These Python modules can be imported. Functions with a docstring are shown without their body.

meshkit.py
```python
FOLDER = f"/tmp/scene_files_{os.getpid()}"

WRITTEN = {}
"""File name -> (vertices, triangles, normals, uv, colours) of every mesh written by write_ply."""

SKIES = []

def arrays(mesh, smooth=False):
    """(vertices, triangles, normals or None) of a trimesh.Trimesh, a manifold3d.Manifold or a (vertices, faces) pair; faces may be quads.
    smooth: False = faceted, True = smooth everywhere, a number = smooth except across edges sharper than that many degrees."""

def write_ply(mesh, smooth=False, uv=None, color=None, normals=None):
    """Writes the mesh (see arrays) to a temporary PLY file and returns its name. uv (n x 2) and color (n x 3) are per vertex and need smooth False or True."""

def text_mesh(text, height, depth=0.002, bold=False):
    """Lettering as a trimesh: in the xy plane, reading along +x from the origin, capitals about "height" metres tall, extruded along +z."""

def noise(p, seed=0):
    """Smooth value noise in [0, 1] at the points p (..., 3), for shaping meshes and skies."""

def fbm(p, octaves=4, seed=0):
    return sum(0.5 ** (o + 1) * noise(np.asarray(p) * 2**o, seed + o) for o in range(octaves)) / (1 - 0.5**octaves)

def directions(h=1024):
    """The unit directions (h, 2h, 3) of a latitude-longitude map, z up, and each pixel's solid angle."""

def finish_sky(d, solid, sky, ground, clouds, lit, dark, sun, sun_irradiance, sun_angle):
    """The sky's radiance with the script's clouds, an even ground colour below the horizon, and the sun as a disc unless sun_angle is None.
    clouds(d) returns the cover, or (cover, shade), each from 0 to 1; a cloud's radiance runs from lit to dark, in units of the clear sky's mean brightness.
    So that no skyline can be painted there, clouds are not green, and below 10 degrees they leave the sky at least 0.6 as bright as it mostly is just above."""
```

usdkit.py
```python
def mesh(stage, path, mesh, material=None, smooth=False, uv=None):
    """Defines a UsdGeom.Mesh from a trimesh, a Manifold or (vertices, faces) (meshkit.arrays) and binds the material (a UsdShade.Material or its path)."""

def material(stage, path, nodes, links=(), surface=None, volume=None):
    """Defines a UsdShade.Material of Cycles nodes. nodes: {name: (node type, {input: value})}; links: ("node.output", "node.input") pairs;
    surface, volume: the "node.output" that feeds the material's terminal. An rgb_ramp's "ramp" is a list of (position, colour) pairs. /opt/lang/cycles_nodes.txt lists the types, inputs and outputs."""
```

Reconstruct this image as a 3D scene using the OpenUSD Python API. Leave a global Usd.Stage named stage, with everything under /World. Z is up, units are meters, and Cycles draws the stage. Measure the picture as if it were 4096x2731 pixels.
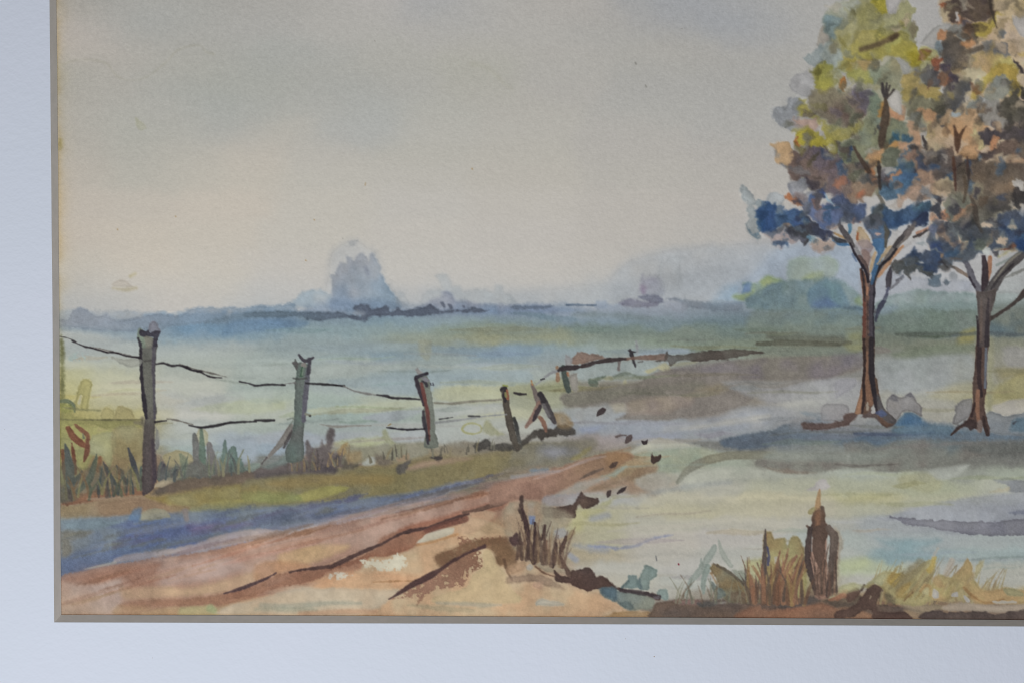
import math
import numpy as np
import usdkit
from pxr import Usd, UsdGeom, UsdLux, UsdShade, Gf, Sdf, Vt
from scipy.ndimage import map_coordinates

# ------------------------------------------------------------------ stage, camera, lamps
stage = Usd.Stage.CreateInMemory()
UsdGeom.SetStageUpAxis(stage, UsdGeom.Tokens.z)
UsdGeom.SetStageMetersPerUnit(stage, 1.0)
world = UsdGeom.Xform.Define(stage, '/World')
stage.SetDefaultPrim(world.GetPrim())
UsdGeom.Scope.Define(stage, '/World/Looks')

PX = 0.00005          # one photograph pixel on the sheet, in metres (the sheet lies in z = 0, face up)
EYE = 0.512           # camera height above the sheet
MAT_Z = 0.0015        # face of the mat board above the sheet
GAP = 0.00016         # the board bears on its hinges: a hairline gap over the sheet

cam = UsdGeom.Camera.Define(stage, '/World/camera')
cam.CreateFocalLengthAttr(90.0)
cam.CreateHorizontalApertureAttr(4096 * PX * 90.0 / EYE)
cam.CreateVerticalApertureAttr(2731 * PX * 90.0 / EYE)
cam.CreateClippingRangeAttr(Gf.Vec2f(0.01, 20))
cam.CreateExposureAttr(0.0)
cam.AddTranslateOp().Set(Gf.Vec3d(0, 0, EYE))

LAMP = np.array([-0.11, -0.215, 0.50])
LSIZE = 0.22
LCOL = np.array([0.80, 0.865, 1.0])
LPOWER = 19.5


def lamp(name, pos, aim, size, col, inten):
    l = UsdLux.RectLight.Define(stage, '/World/' + name)
    l.CreateWidthAttr(size); l.CreateHeightAttr(size)
    l.CreateColorAttr(Gf.Vec3f(*map(float, col))); l.CreateIntensityAttr(float(inten))
    m = Gf.Matrix4d().SetLookAt(Gf.Vec3d(*map(float, pos)), Gf.Vec3d(*map(float, aim)), Gf.Vec3d(0, 1, 0)).GetInverse()
    l.AddTransformOp().Set(m)
    return l


lamp('window_light', LAMP, (-0.02, -0.02, 0), LSIZE, LCOL, LPOWER)


def light_at(x, y):
    """How the window light falls off over the sheet (1 at the middle)."""
    g = np.linspace(-.4, .4, 3) * LSIZE
    e = 0
    ax = np.array([.02 - .02 - LAMP[0] - .02, -.02 - LAMP[1], -LAMP[2]]); ax /= np.linalg.norm(ax)
    for a in g:
        for b in g:
            dx, dy, dz = x - LAMP[0] - a, y - LAMP[1] - b, -LAMP[2]
            d = np.sqrt(dx * dx + dy * dy + dz * dz)
            e = e + (-dz / d) * np.maximum(0, (dx * ax[0] + dy * ax[1] + dz * ax[2]) / d) / d ** 2
    return e


E0 = float(light_at(np.array(0.0), np.array(0.0)))
ILLUM = np.array([0.658, 0.711, 0.822])       # what a perfect white would show in the middle of the sheet

# ------------------------------------------------------------------ the sheet's raster of pigment
xs = np.concatenate([np.arange(205, 4110, 3.3), np.arange(4112, 4960, 22.)])
ys = np.concatenate([np.arange(-560, -8, 22.), np.arange(-6, 2500, 3.3)])
NX, NY = len(xs), len(ys)
X, Y = np.meshgrid(xs.astype(np.float32), ys.astype(np.float32))
C = np.zeros((NY, NX, 3), np.float32)
ID = np.zeros((NY, NX), np.int16)
PARTS = ['sky']
rng = np.random.default_rng(7)


def lattice(scale, seed, oct_=2):
    r = np.random.default_rng(seed)
    out, amp = np.zeros((NY, NX), np.float32), 1.0
    for o in range(oct_):
        s = scale / 2 ** o
        L = r.uniform(-1, 1, (int(3200 / s) + 4, int(5200 / s) + 4)).astype(np.float32)
        u, v = (xs - 150) / s + 1, (ys + 600) / s + 1
        iu, iv = np.floor(u).astype(int), np.floor(v).astype(int)
        fu, fv = (u - iu).astype(np.float32), (v - iv).astype(np.float32)
        fu, fv = fu * fu * (3 - 2 * fu), (fv * fv * (3 - 2 * fv))[:, None]
        a = L[iv][:, iu] * (1 - fu) + L[iv][:, iu + 1] * fu
        b = L[iv + 1][:, iu] * (1 - fu) + L[iv + 1][:, iu + 1] * fu
        out += amp * (a * (1 - fv) + b * fv)
        amp *= .5
    return out


N10, N24, N60, N150, N400 = (lattice(s, i + 3) for i, s in enumerate((10, 24, 60, 150, 400)))
M60, M150 = lattice(60, 21), lattice(150, 22)
MX = lattice(90, 25)


def streaks(sx, sy, seed):
    r = np.random.default_rng(seed)
    L = r.uniform(-1, 1, (int(3400 / sy) + 4, int(5600 / sx) + 4)).astype(np.float32)
    jx, jy = (X + 100) / sx, (Y + 700 + 10 * MX + 5 * N24) / sy
    return map_coordinates(L, [jy, jx], order=1, mode='nearest')


S1, S2 = streaks(300, 16, 31), streaks(420, 34, 32)
ZS = 2351 / 1024


def tc(t, p):
    p = np.array([[float(v) for v in q.split(',')] for q in p.split()])
    q = p.copy()
    if t == 'F':
        k = 4096 / 2352
        q[:, :2] = p[:, :2] * k
        if p.shape[1] > 2:
            q[:, 2] = p[:, 2] * k
        return q
    if t == 'P':
        return q
    c, r = int(t[0]), int(t[1])
    q[:, 0] = 1024 * c + p[:, 0] / ZS
    q[:, 1] = (0, 683, 1366, 2048)[r] + p[:, 1] / ZS
    if p.shape[1] > 2:
        q[:, 2] = p[:, 2] / ZS
    return q


def spline(P, closed, k):
    n, out = len(P), []
    for i in range(n if closed else n - 1):
        if closed:
            a, b, c, d = P[(i - 1) % n], P[i], P[(i + 1) % n], P[(i + 2) % n]
        else:
            a, b, c, d = P[max(i - 1, 0)], P[i], P[i + 1], P[min(i + 2, n - 1)]
        for j in range(k):
            t = j / k
            out.append(.5 * (2 * b + (c - a) * t + (2 * a - 5 * b + 4 * c - d) * t * t + (3 * b - a - 3 * c + d) * t ** 3) * .75
                       + .25 * (b + (c - b) * t))
    if not closed:
        out.append(P[-1])
    return np.array(out, np.float32)


def box(P, pad):
    i0, i1 = np.searchsorted(xs, [P[:, 0].min() - pad, P[:, 0].max() + pad])
    j0, j1 = np.searchsorted(ys, [P[:, 1].min() - pad, P[:, 1].max() + pad])
    return (slice(max(j0 - 1, 0), j1 + 1), slice(max(i0 - 1, 0), i1 + 1))


def put(sl, d, col, a, soft, rough, edge, c2, mot, dry, part, g=None):
    """d: signed distance in photograph pixels, negative inside."""
    n = .45 * N24[sl] + .35 * N10[sl] + .25 * N60[sl]
    d = d + rough * n
    m = np.clip(.5 - d / (2 * soft), 0, 1)
    m = m * m * (3 - 2 * m)
    if dry:
        m = m * np.clip(.5 + (N10[sl] * .8 + N24[sl] * .5 - d / (dry * 8) - .3) * 2, 0, 1)
    core = m
    m = m * a * np.clip(1 + mot * (.22 if a < .86 else .06) * (M60[sl] + .9 * N150[sl]), .5, 1.2)
    m = np.minimum(m, 1)
    col = np.array(col, np.float32)
    if c2 is not None:
        if g is not None:
            w = np.clip(((X[sl] - g[0]) * (g[2] - g[0]) + (Y[sl] - g[1]) * (g[3] - g[1])) / ((g[2] - g[0]) ** 2 + (g[3] - g[1]) ** 2) + .15 * M60[sl], 0, 1)
        else:
            w = np.clip(.5 + 1.1 * (M60[sl] * .6 + M150[sl] * .6), 0, 1)
        colf = col + (np.array(c2, np.float32) - col) * w[..., None]
    else:
        colf = np.broadcast_to(col, m.shape + (3,))
    colf = colf * (1 + .055 * mot * (MX[sl] + .6 * N24[sl]))[..., None]
    if edge:
        rim = np.exp(-((d + 4) / 5.) ** 2) * core
        colf = colf * (1 - edge * rim)[..., None]
    C[sl] += m[..., None] * (colf - C[sl])
    if part:
        if part not in PARTS:
            PARTS.append(part)
        ID[sl][core * min(1, a * 1.3) > .5] = PARTS.index(part)


PART = None
DEFER = None


def poly(t, pts, col, a=1., soft=5, rough=6, edge=.08, c2=None, mot=1., dry=0, part=None, g=None, k=3):
    """A closed wash; soft, rough in photograph pixels."""
    P = spline(tc(t, pts), True, k)
    sl = box(P, soft + rough + 4)
    x, y = X[sl], Y[sl]
    if x.size == 0:
        return
    d2, ins = np.full(x.shape, 1e12, np.float32), np.zeros(x.shape, bool)
    Q = np.roll(P, -1, axis=0)
    for (ax, ay), (bx, by) in zip(P, Q):
        ex, ey = bx - ax, by - ay
        l = ex * ex + ey * ey
        if l < 1e-6:
            continue
        tt = np.clip(((x - ax) * ex + (y - ay) * ey) / l, 0, 1)
        np.minimum(d2, (x - ax - tt * ex) ** 2 + (y - ay - tt * ey) ** 2, out=d2)
        if ey != 0:
            yr = y[:, 0]
            rows = np.nonzero((ay > yr) != (by > yr))[0]
            if len(rows):
                xc = ax + ex * (yr[rows] - ay) / ey
                ins[rows] ^= x[rows] < xc[:, None]
    d = np.sqrt(d2)
    d[ins] *= -1
    if g is not None:
        gg = tc(t, g); g = (*gg[0], *gg[1])
    pn = part or PART or ''
    if pn == 'hedge':
        soft = soft * 1.8
    if pn == 'far_woods':
        soft, a, edge = soft * 1.7, a * .85, edge * .6
    elif pn in ('meadow', 'road', 'verge', 'sand_bank', 'far_bushes', 'tree_shadow', 'brushwood'):
        soft, edge = soft * 1.4, edge * .5
    if pn.startswith('crown'):
        rough, soft, edge, mot = rough * 1.5, soft * 1.25, edge * .6, 1.5
    put(sl, d, col, a, soft, rough, edge, c2, mot, dry, part or PART, g)


def stroke(t, pts, col, a=1., soft=3.5, rough=3, edge=.05, c2=None, mot=.8, dry=0, part=None, k=4):
    """A brush stroke through x,y,half-width."""
    if DEFER is not None and max(col) < 100 and (part or PART or "").startswith("crown"):
        DEFER.append((t, pts, col, dict(a=a, soft=soft, rough=rough, edge=edge, c2=c2, mot=mot, dry=dry, part=part or PART, k=k)))
        return
    P = spline(tc(t, pts), False, k)
    if len(P) < 2:
        return
    if (part or PART or '').startswith('wire'):
        P[:, 2] *= .8
        rough = min(rough, 2)
    sl = box(P, P[:, 2].max() + soft + rough + 4)
    x, y = X[sl], Y[sl]
    if x.size == 0:
        return
    d = np.full(x.shape, 1e6, np.float32)
    for (ax, ay, aw), (bx, by, bw) in zip(P[:-1], P[1:]):
        ex, ey = bx - ax, by - ay
        l = max(ex * ex + ey * ey, 1e-6)
        tt = np.clip(((x - ax) * ex + (y - ay) * ey) / l, 0, 1)
        np.minimum(d, np.sqrt((x - ax - tt * ex) ** 2 + (y - ay - tt * ey) ** 2) - (aw + tt * (bw - aw)), out=d)
    put(sl, d, col, a, soft, rough, edge, c2, mot, dry, part or PART)


def field(text, sx, sy):
    """A wet-in-wet ground: colour samples in the whole view, run into each other."""
    s = []
    for line in text.strip().splitlines():
        yy, rest = line.split(':')
        for q in rest.split(';'):
            v = [float(w) for w in q.split()]
            if len(v) == 4:
                s.append((v[0] * 1.7415, float(yy) * 1.7415, *v[1:]))
    s = np.array(s)
    gx, gy = np.arange(190, 5000, 20.), np.arange(-580, 2520, 10.)
    wx = (gx[:, None] - s[:, 0]) / (sx * 1.7415)
    wy = (gy[:, None] - s[:, 1]) / (sy * 1.7415)
    D = wy[:, None, :] ** 2 + wx[None, :, :] ** 2
    W = np.exp(-.5 * np.minimum(D, 400)) + 1e-7 / (1 + D) ** 3
    G = (W @ s[:, 2:]) / W.sum(-1, keepdims=True)
    jx = (X + 26 * MX + 10 * N60 - 190) / 20
    jy = (Y + 9 * M60 + 5 * N24 + 580) / 10
    return np.stack([map_coordinates(G[..., c], [jy, jx], order=1, mode='nearest') for c in range(3)], -1).astype(np.float32)


# ------------------------------------------------------------------ wet-in-wet grounds
SKY = field('''
-200: 300 150 148 144; 900 152 150 146; 1500 140 142 146; 2200 150 148 145
10: 155 146 140 130; 220 138 138 134; 330 148 147 142; 470 146 145 140; 600 149 147 142; 700 152 150 145; 870 160 157 153; 1000 147 148 149; 1100 156 154 150; 1250 155 152 147; 1350 157 153 148; 1480 138 140 142; 1560 136 139 144; 1650 140 142 145; 1720 142 143 144; 1800 150 149 146; 2000 150 149 147; 2200 148 146 144
45: 160 158 151 143; 250 150 149 144; 350 145 147 144; 450 149 149 144; 620 150 149 145; 780 157 155 150; 1050 153 152 149; 1200 157 154 149; 1400 151 148 143; 1500 142 142 142; 1580 137 140 145; 1680 133 137 143; 1760 139 141 144; 1850 150 149 146
80: 180 161 154 147; 330 147 147 142; 450 150 149 144; 560 152 151 147; 780 158 156 151; 1000 157 155 151; 1200 157 155 150; 1400 151 150 146; 1560 148 146 141; 1700 138 141 145; 1760 143 144 145; 1850 150 149 146
120: 180 162 155 147; 280 160 155 148; 400 151 150 144; 520 149 149 143; 620 147 149 145; 720 149 150 146; 900 156 155 149; 1100 157 155 148; 1300 157 154 149; 1500 152 150 145; 1650 149 147 143; 1780 151 149 145
160: 180 150 148 140; 280 156 152 145; 400 153 152 145; 480 150 150 143; 600 147 149 144; 720 151 151 146; 900 155 154 148; 1080 155 154 145; 1300 156 154 149; 1500 151 150 146; 1700 149 148 145
200: 180 152 149 141; 270 155 152 145; 380 150 151 146; 500 147 149 143; 620 150 151 145; 800 150 151 147; 950 155 154 149; 1100 157 155 147; 1300 158 155 150; 1500 151 150 147; 1700 150 149 146
250: 180 157 153 145; 300 157 156 149; 400 155 154 148; 500 148 151 147; 600 152 153 148; 750 155 155 150; 850 153 155 152; 1000 160 159 152; 1200 161 158 151; 1500 154 153 149; 1700 152 151 148
300: 180 158 154 146; 300 155 155 147; 420 158 157 150; 520 153 154 150; 650 166 162 153; 780 157 158 155; 850 155 157 155; 1000 164 162 155; 1200 164 161 154; 1450 160 157 152; 1700 154 153 150
350: 180 161 156 147; 300 158 157 149; 420 165 162 153; 560 172 166 156; 750 166 163 156; 950 164 162 154; 1200 165 162 154; 1450 160 157 152; 1700 157 154 150
400: 180 167 160 150; 300 162 160 151; 420 169 165 155; 560 175 169 158; 750 171 168 160; 950 169 166 159; 1200 168 164 156; 1450 163 160 154; 1690 160 157 152
470: 180 173 165 154; 300 175 168 157; 500 180 172 160; 750 175 171 162; 950 173 170 164; 1200 172 168 161; 1450 167 163 157; 1680 163 159 154
540: 180 176 167 155; 300 181 173 160; 500 181 174 162; 700 177 173 164; 950 177 173 166; 1200 174 170 164; 1450 168 164 158; 1650 164 161 156; 1750 160 158 157
610: 180 177 170 158; 320 186 177 163; 500 184 177 165; 650 180 175 167; 950 179 175 168; 1200 178 173 166; 1380 174 169 162; 1500 164 162 158; 1600 160 160 158; 1680 158 160 162; 1800 146 157 170
655: 160 170 165 156; 250 184 178 167; 350 186 179 168; 500 184 178 167; 650 178 175 170; 950 180 176 170; 1100 178 174 168; 1250 178 173 166; 1400 166 166 164; 1500 158 160 160; 1600 155 159 162; 1700 152 162 174; 1900 140 155 172; 2150 160 161 164
690: 170 162 162 160; 260 170 168 164; 400 182 176 168; 600 172 172 170; 1000 165 168 170; 1200 162 165 166; 1400 160 164 166; 1600 165 167 168; 1800 135 155 172; 2100 155 160 166; 2350 140 150 150
''', 55, 24)
sm = SKY.mean(1, keepdims=True)
SKY = sm + .72 * (SKY - sm)
C[:] = SKY * np.array([1.068, 1.074, 1.082], np.float32)

GROUND = field('''
715: 150 150 158 164; 250 148 156 164; 400 122 142 160; 500 110 134 156; 600 110 134 156; 750 118 136 152; 900 118 140 155; 1000 124 140 155; 1200 134 148 164; 1350 135 147 162; 1500 134 144 160; 1600 112 128 140; 1750 100 118 130; 1900 95 122 138; 2100 118 136 136; 2300 115 128 125
735: 150 138 150 162; 300 128 148 166; 450 104 138 165; 600 110 138 160; 750 122 143 155; 900 116 142 156; 1000 126 146 154; 1200 116 136 144; 1400 118 138 152; 1500 110 128 134; 1700 100 120 128; 1900 100 122 128; 2150 104 118 110; 2300 96 108 100
760: 150 160 168 168; 300 138 154 162; 450 92 132 164; 600 120 146 160; 750 128 150 155; 900 128 148 150; 1050 124 140 130; 1200 126 138 125; 1400 110 127 120; 1700 105 122 116; 1900 112 124 114; 2150 106 120 112; 2300 104 118 114
778: 180 165 170 165; 450 132 152 160; 700 138 154 155; 950 136 146 130; 1100 148 146 108; 1250 142 144 112; 1400 118 130 118; 1600 116 128 116; 1800 112 122 106; 2050 110 118 104; 2280 118 120 104
795: 180 160 168 166; 450 154 164 162; 700 140 155 156; 880 138 154 155; 970 142 148 128; 1080 130 148 152; 1250 122 145 155; 1400 134 148 138; 1550 122 136 118; 1700 118 128 108; 1850 114 118 100; 2100 118 122 104; 2300 124 126 108
815: 170 158 166 162; 300 160 168 164; 450 157 166 160; 700 146 160 158; 900 120 145 160; 970 136 150 148; 1150 128 150 162; 1300 140 156 160; 1500 136 148 150; 1650 130 142 130; 1800 124 126 110; 2100 124 126 118; 2300 130 130 114
835: 170 170 172 150; 300 166 171 156; 450 158 167 158; 600 152 164 158; 850 158 168 160; 1000 152 164 158; 1150 140 157 162; 1300 148 156 152; 1450 146 150 140; 1650 126 124 116; 1850 112 112 100; 2100 138 142 136; 2300 138 136 120
860: 160 174 172 125; 250 178 178 150; 450 165 170 158; 600 154 165 156; 780 156 167 160; 900 140 157 160; 1050 142 158 160; 1200 150 160 154; 1400 140 140 130; 1600 124 119 112; 1800 122 117 112; 1950 130 128 122; 2100 148 151 148; 2300 142 140 124
890: 165 172 168 115; 250 180 178 150; 450 170 173 160; 600 150 163 155; 800 152 164 160; 920 142 158 162; 1100 166 169 140; 1250 142 144 110; 1400 126 121 108; 1600 122 116 105; 1750 124 118 106; 1870 150 151 150; 2100 148 151 148; 2300 140 138 112
920: 165 172 165 105; 250 178 174 140; 450 172 174 165; 600 164 171 148; 750 150 165 155; 900 163 170 150; 1100 158 163 150; 1250 150 152 125; 1420 118 112 95; 1600 132 124 110; 1700 130 122 110; 1850 162 162 154; 1950 150 150 148; 2100 154 154 140; 2300 150 144 104
950: 165 160 150 85; 280 172 164 110; 450 178 178 168; 600 166 172 158; 800 142 161 155; 900 152 165 154; 1050 164 169 155; 1150 170 170 140; 1350 146 150 148; 1450 148 154 160; 1600 128 120 112; 1750 146 148 150; 1900 146 146 143; 2150 160 156 140; 2300 166 162 148
980: 165 150 140 75; 280 150 142 96; 450 166 172 165; 600 158 168 158; 700 152 164 156; 800 154 164 160; 1000 164 171 166; 1150 170 172 160; 1380 145 152 158; 1500 140 148 155; 1700 142 148 152; 1850 138 138 138; 2100 124 128 130; 2300 112 120 126
1010: 165 146 136 74; 280 140 128 82; 420 162 168 158; 550 150 162 171; 700 150 160 170; 850 162 168 155; 1000 163 168 162; 1200 150 148 138; 1380 136 128 124; 1500 140 145 158; 1650 140 144 146; 1800 112 120 124; 2000 84 104 122; 2200 82 104 120; 2340 82 102 116
1032: 165 140 128 72; 280 132 118 78; 450 148 164 160; 540 140 158 160; 650 140 156 170; 800 138 132 112; 1000 140 128 104; 1200 118 110 96; 1400 132 124 106; 1550 154 158 142; 1700 124 128 120; 1900 122 126 120; 2100 116 120 114; 2300 98 102 98
1060: 165 130 110 70; 300 140 110 80; 450 120 122 112; 600 120 124 118; 800 125 112 92; 1000 124 112 78; 1200 118 110 88; 1320 122 118 100; 1450 150 126 92; 1550 138 132 102; 1650 150 158 140; 1800 130 130 116; 2000 130 132 122; 2200 114 114 106; 2340 112 112 106
1088: 170 130 106 76; 300 142 108 78; 420 104 92 76; 560 92 82 72; 700 104 96 84; 850 124 114 72; 1000 118 110 82; 1150 128 118 100; 1300 156 124 104; 1450 140 118 86; 1580 160 161 146; 1800 150 152 138; 2000 158 164 150; 2200 140 144 132; 2340 150 158 140
1115: 170 140 118 90; 300 146 116 88; 450 130 114 66; 600 126 114 64; 750 124 116 66; 900 122 116 78; 1050 116 110 92; 1200 140 118 110; 1350 154 124 102; 1460 142 118 96; 1600 166 164 148; 1800 166 166 142; 2000 160 162 136; 2150 158 162 132; 2300 166 168 150
1145: 170 146 124 96; 280 150 122 92; 400 140 122 72; 520 140 130 66; 650 142 136 66; 800 116 114 82; 950 126 120 124; 1100 154 124 110; 1250 146 114 92; 1380 150 152 150; 1550 166 162 140; 1800 172 166 136; 2000 166 162 122; 2150 164 164 136; 2320 156 158 148
1170: 170 138 130 110; 280 148 122 96; 420 146 138 96; 520 112 118 96; 650 106 112 128; 800 112 114 130; 950 150 130 126; 1100 156 116 92; 1230 138 112 90; 1350 167 163 132; 1550 172 166 136; 1750 174 168 140; 1870 170 164 142; 2000 160 160 138; 2150 150 152 152; 2320 128 131 140
1200: 170 112 128 138; 300 98 120 142; 420 82 104 150; 550 94 104 134; 700 118 122 136; 850 160 132 122; 1050 150 108 86; 1200 150 118 92; 1330 166 161 128; 1500 168 165 148; 1750 170 166 150; 1900 160 160 150; 2050 150 155 156; 2200 142 146 152; 2340 122 125 134
1240: 165 128 122 104; 250 104 124 142; 380 80 98 150; 500 86 100 138; 650 132 124 130; 800 168 130 108; 950 168 126 98; 1100 176 148 118; 1250 150 120 94; 1350 164 160 130; 1500 170 164 152; 1700 166 162 154; 1900 154 162 156; 2100 150 158 158; 2300 152 160 158
1275: 160 112 110 96; 250 88 108 142; 350 92 112 142; 480 136 130 136; 600 160 126 106; 750 172 138 112; 900 160 112 84; 1050 178 160 132; 1200 160 128 98; 1350 160 148 120; 1500 168 164 152; 1700 166 166 156; 1900 160 164 156; 2080 124 148 152; 2250 142 156 154; 2340 136 152 152
1305: 150 80 98 134; 230 150 118 104; 350 158 122 104; 500 170 146 130; 650 178 150 116; 800 158 112 86; 950 184 156 124; 1100 176 158 128; 1250 160 132 104; 1400 170 168 156; 1600 168 166 158; 1800 160 162 140; 2000 160 168 138; 2150 160 162 154; 2320 162 162 150
1335: 150 150 118 104; 250 158 126 112; 350 152 116 96; 500 178 150 122; 650 160 116 90; 800 170 136 106; 950 184 158 126; 1150 178 158 126; 1280 164 134 108; 1400 172 168 152; 1600 166 168 158; 1850 150 140 100; 2000 165 164 156; 2300 160 160 150
1365: 150 165 142 126; 250 168 148 136; 350 172 142 112; 480 172 134 104; 580 154 110 88; 700 176 158 134; 850 178 160 134; 1000 176 150 116; 1200 176 156 124; 1330 172 146 114; 1500 162 160 148; 1650 140 132 118; 1800 120 100 80; 2000 140 118 88; 2200 150 136 94; 2340 158 142 100
1398: 150 172 146 112; 250 178 154 122; 350 168 138 106; 480 166 140 104; 600 172 148 120; 750 168 160 138; 900 176 152 124; 1100 172 152 122; 1300 176 148 118; 1450 120 108 94; 1600 96 82 74; 1800 128 92 70; 2000 118 86 66; 2150 124 100 78; 2340 118 98 82
''', 44, 10)
hz = np.interp(xs, np.array([130, 250, 400, 600, 900, 1200, 1500, 1700, 1800, 2000, 2100, 2360]) * 1.7415, np.array([718, 722, 716, 712, 712, 708, 696, 690, 694, 700, 694, 690]) * 1.7415)[None, :]
w = np.clip((Y - hz + 10 * N24 + 6) / 22, 0, 1)[..., None]
C[:] = C * (1 + .03 * np.clip(1 - Y / 1000, 0, 1.3))[..., None] * np.array([1.006, 1, .992], np.float32)
C[:] = C * (1 - w) + GROUND * w
C[:] *= 1 + (.035 * S1 + .03 * S2)[..., None] * w * np.array([1.1, 1, .9], np.float32)
ID[(Y - hz) > 0] = 1
PARTS.append('meadow')

# faint marks in the sky: tide lines, specks
PART = 'sky'
stroke('00', '560,600,8 720,550,7 900,560,7 1000,600,8 1060,690,8 1150,735,6 1270,735,5 1380,690,7 1530,570,7 1620,470,7 1740,425,8 1850,425,7 1890,480,8 1960,500,14', (156, 153, 136), a=.28, soft=7)
stroke('10', '1990,590,24 2120,620,24 2230,720,16 2300,790,10 2351,820,6', (158, 156, 140), a=.25, soft=12)
poly('00', '1240,1080 1290,1110 1350,1180 1290,1200 1250,1150', (158, 158, 130), a=.5, soft=5)
poly('00', '535,1270 575,1280 580,1340 540,1380', (150, 142, 96), a=.5, soft=9)
poly('01', '1010,1050 1080,1010 1170,1010 1190,1040 1220,1070 1080,1070', (190, 182, 170), a=.6, soft=5)
stroke('01', '1040,1080,10 1150,1095,18 1250,1080,14', (178, 168, 138), a=.5, soft=8)
stroke('01', '1200,970,14 1240,950,14', (180, 170, 130), a=.5, soft=8)
for t, p in (('10', '1088,376,7 1094,380,6'), ('20', '1555,266,6 1565,266,6'), ('20', '1130,575,5 1140,592,6'), ('20', '1225,780,6 1236,800,6'), ('11', '798,624,5 800,627,5'), ('31', '990,520,5 993,524,5')):
    stroke(t, p, (116, 114, 108), a=.5, soft=2)
for t, p in (('11', '1008,112,7 1005,132,8'), ('11', '455,824,8 460,826,7'), ('01', '1078,540,8 1080,545,6'), ('10', '1985,1550,9 1988,1556,8'), ('01', '1612,420,6 1614,424,6'), ('11', '535,450,5 537,455,5')):
    stroke(t, p, (166, 142, 106), a=.6, soft=2)
poly('23', '2000,200 2001,199', (0, 0, 0), a=0) if 0 else None

# ---- far hills and woods, wet and soft
PART = 'far_woods'
poly('F', '560,716 760,690 900,660 1050,668 1250,662 1500,640 1700,600 1800,560 1990,560 1990,716', (156, 164, 172), a=.28, soft=30, part='sky')
poly('F', '1440,600 1560,570 1690,560 1800,555 1960,600 1990,700 1500,705 1380,680', (158, 163, 168), a=.5, soft=26, part='sky')
poly('11', '650,1000 690,760 760,690 850,640 940,640 1000,690 1090,740 1145,850 1190,1000 1290,1120 1350,1260 640,1260', (164, 167, 168), a=.65, soft=14)
poly('11', '850,655 890,640 940,645 920,660 905,690 870,690', (150, 154, 158), a=.5, soft=4)
poly('11', '330,1245 370,1170 440,1110 520,1090 600,1095 670,1130 720,1180 730,1270', (148, 160, 168), a=.75, soft=6, c2=(132, 152, 166))
poly('11', '690,1180 695,1060 680,960 720,950 770,850 830,850 825,790 870,800 900,830 930,780 970,760 1020,800 1035,830 1040,770 1070,765 1120,830 1145,890 1140,930 1170,980 1200,1040 1240,1100 1290,1150 1330,1260 1100,1290 690,1290', (140, 147, 158), a=.9, soft=5, c2=(122, 146, 166), g='900,900 1150,1250')
stroke('11', '1005,890,16 1030,950,16', (118, 126, 144), a=.5, soft=8)
poly('11', '720,1100 800,1060 850,1120 900,1180 880,1240 700,1240', (116, 136, 160), a=.55, soft=16)
poly('11', '880,1060 960,1120 900,1220 860,1150', (150, 154, 162), a=.5, soft=12)
poly('11', '1290,1115 1350,1120 1400,1200 1420,1250 1300,1250', (158, 166, 170), a=.6, soft=5)
poly('11', '1660,970 1740,955 1790,1020 1800,1060 1870,1060 1910,1110 2070,1085 2180,1120 2200,1040 2260,1060 2290,1130 2351,1150 2351,1250 1560,1250 1570,1110 1710,1090', (152, 160, 164), a=.6, soft=7)
poly('11', '1590,1200 1690,1170 1720,1115 1780,1115 1840,1190 1960,1200 2060,1225 2351,1235 2700,1235 2700,1310 1560,1310', (124, 132, 155), a=.8, soft=7, c2=(118, 138, 162))
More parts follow.
